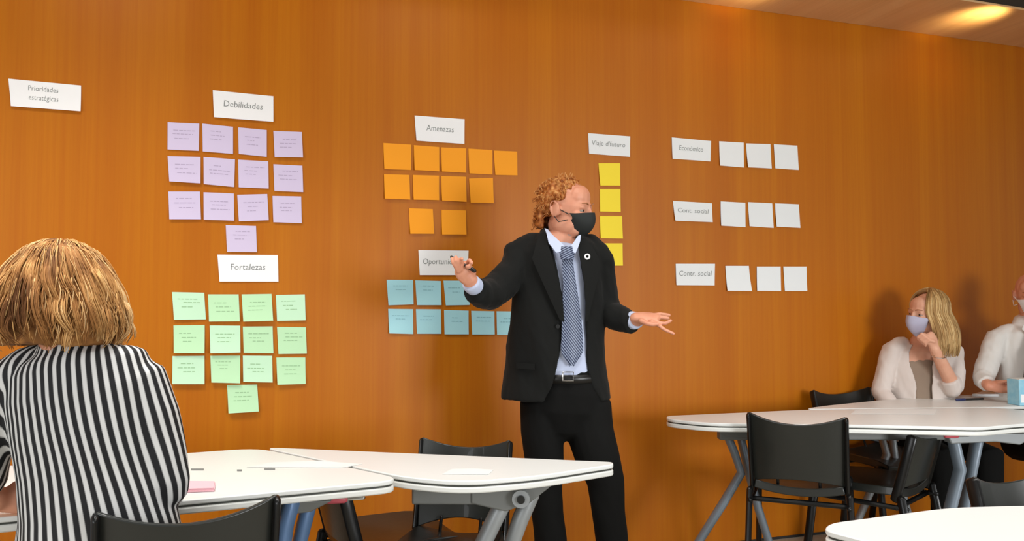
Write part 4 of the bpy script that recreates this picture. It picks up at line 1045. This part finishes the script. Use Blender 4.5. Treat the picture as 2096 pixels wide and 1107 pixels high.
for s in (-1, 1):
    hp = V((bb_.x + s * .10, DB - .02, .50)); kn = hp + V((s * .05, -.40, .0)); bm2.tube([hp, kn, kn + V((0, .02, -.43))], [.075, .055, .04], 12)
    bm2.tube([kn + V((0, .04, -.455)), kn + V((0, -.12, -.465))], [(.036, .03), (.036, .022)], 10, side=(1, 0, 0))
bo2 = skin_obj('person', bm2, M['skin'], .005, bb_)
tag(bo2, 'bald seated man in white shirt and white mask at the right edge', 'person')
eyes(bo2, bb_, BH, BM); mask(bo2, bb_, BH, BM, 'whitemask', 1.05, 'white face mask')
ws = MB().tube([P(x, y, DB) for y, x, a, b in [(671, 2112, .105, .075)] + bt[1:-2] + [(862, 2112, .168, .132)]], [(a + .012, b + .010) for y, x, a, b in [(671, 2112, .105, .075)] + bt[1:-2] + [(862, 2112, .168, .132)]], 26, side=(1, 0, 0))
ws.tube([P(2062, 680, DB), P(2042, 692, DB), P(2026, 735, DB - .03), P(2012, 776, DB - .09)], [.046, .058, .055, .054], 16)
ws.tube([bRE, lerp(bRE, bRW, .72)], [.052, .040], 16, ends=False)
ws.tube([P(2162, 680, DB), P(2182, 692, DB), P(2198, 735, DB - .03), P(2205, 776, DB - .09)], [.046, .058, .055, .052], 16)
ws.tube([bLE, lerp(bLE, bLW, .72)], [.050, .040], 16, ends=False)
put('shirt', remesh(ws, 'shirt', .006, 4, wrinkle=.010, wscale=8), M['white_shirt'], bo2, bb_, angle=0)['label'] = 'white long-sleeved shirt'
put('shirt_collar', MB().plate([[P(2095, 664, DB - .085), P(2112, 676, DB - .10)], [P(2092, 674, DB - .09), P(2106, 688, DB - .115)]], .004).mesh('shirt_collar'), M['white_shirt'], bo2, bb_)
put('shirt_collar', MB().plate([[P(2112, 676, DB - .10), P(2129, 664, DB - .085)], [P(2118, 688, DB - .115), P(2132, 674, DB - .09)]], .004).mesh('shirt_collar'), M['white_shirt'], bo2, bb_)
rows = [[P(x + dx, y, DB - .015 - b - .012) for dx in (-w_, 0, w_)] for y, x, w_, b in ((668, 2110, 6, .072), (690, 2109, 5, .095), (720, 2108, 9, .115), (770, 2107, 12, .124), (812, 2107, 14, .13))]
put('necktie', MB().plate(rows, .006).mesh('necktie'), M['darktie'], bo2, bb_)
tw = MB()
for s in (-1, 1):
    hp = V((bb_.x + s * .10, DB - .02, .50)); kn = hp + V((s * .05, -.40, 0)); tw.tube([hp, kn, kn + V((0, .02, -.40))], [.095, .075, .06], 14)
tw.ell((bb_.x, DB - .02, .53), (.20, .15, .10)); put('trousers', remesh(tw, 'trousers', .009, 3), M['trousers'], bo2, bb_, angle=0)
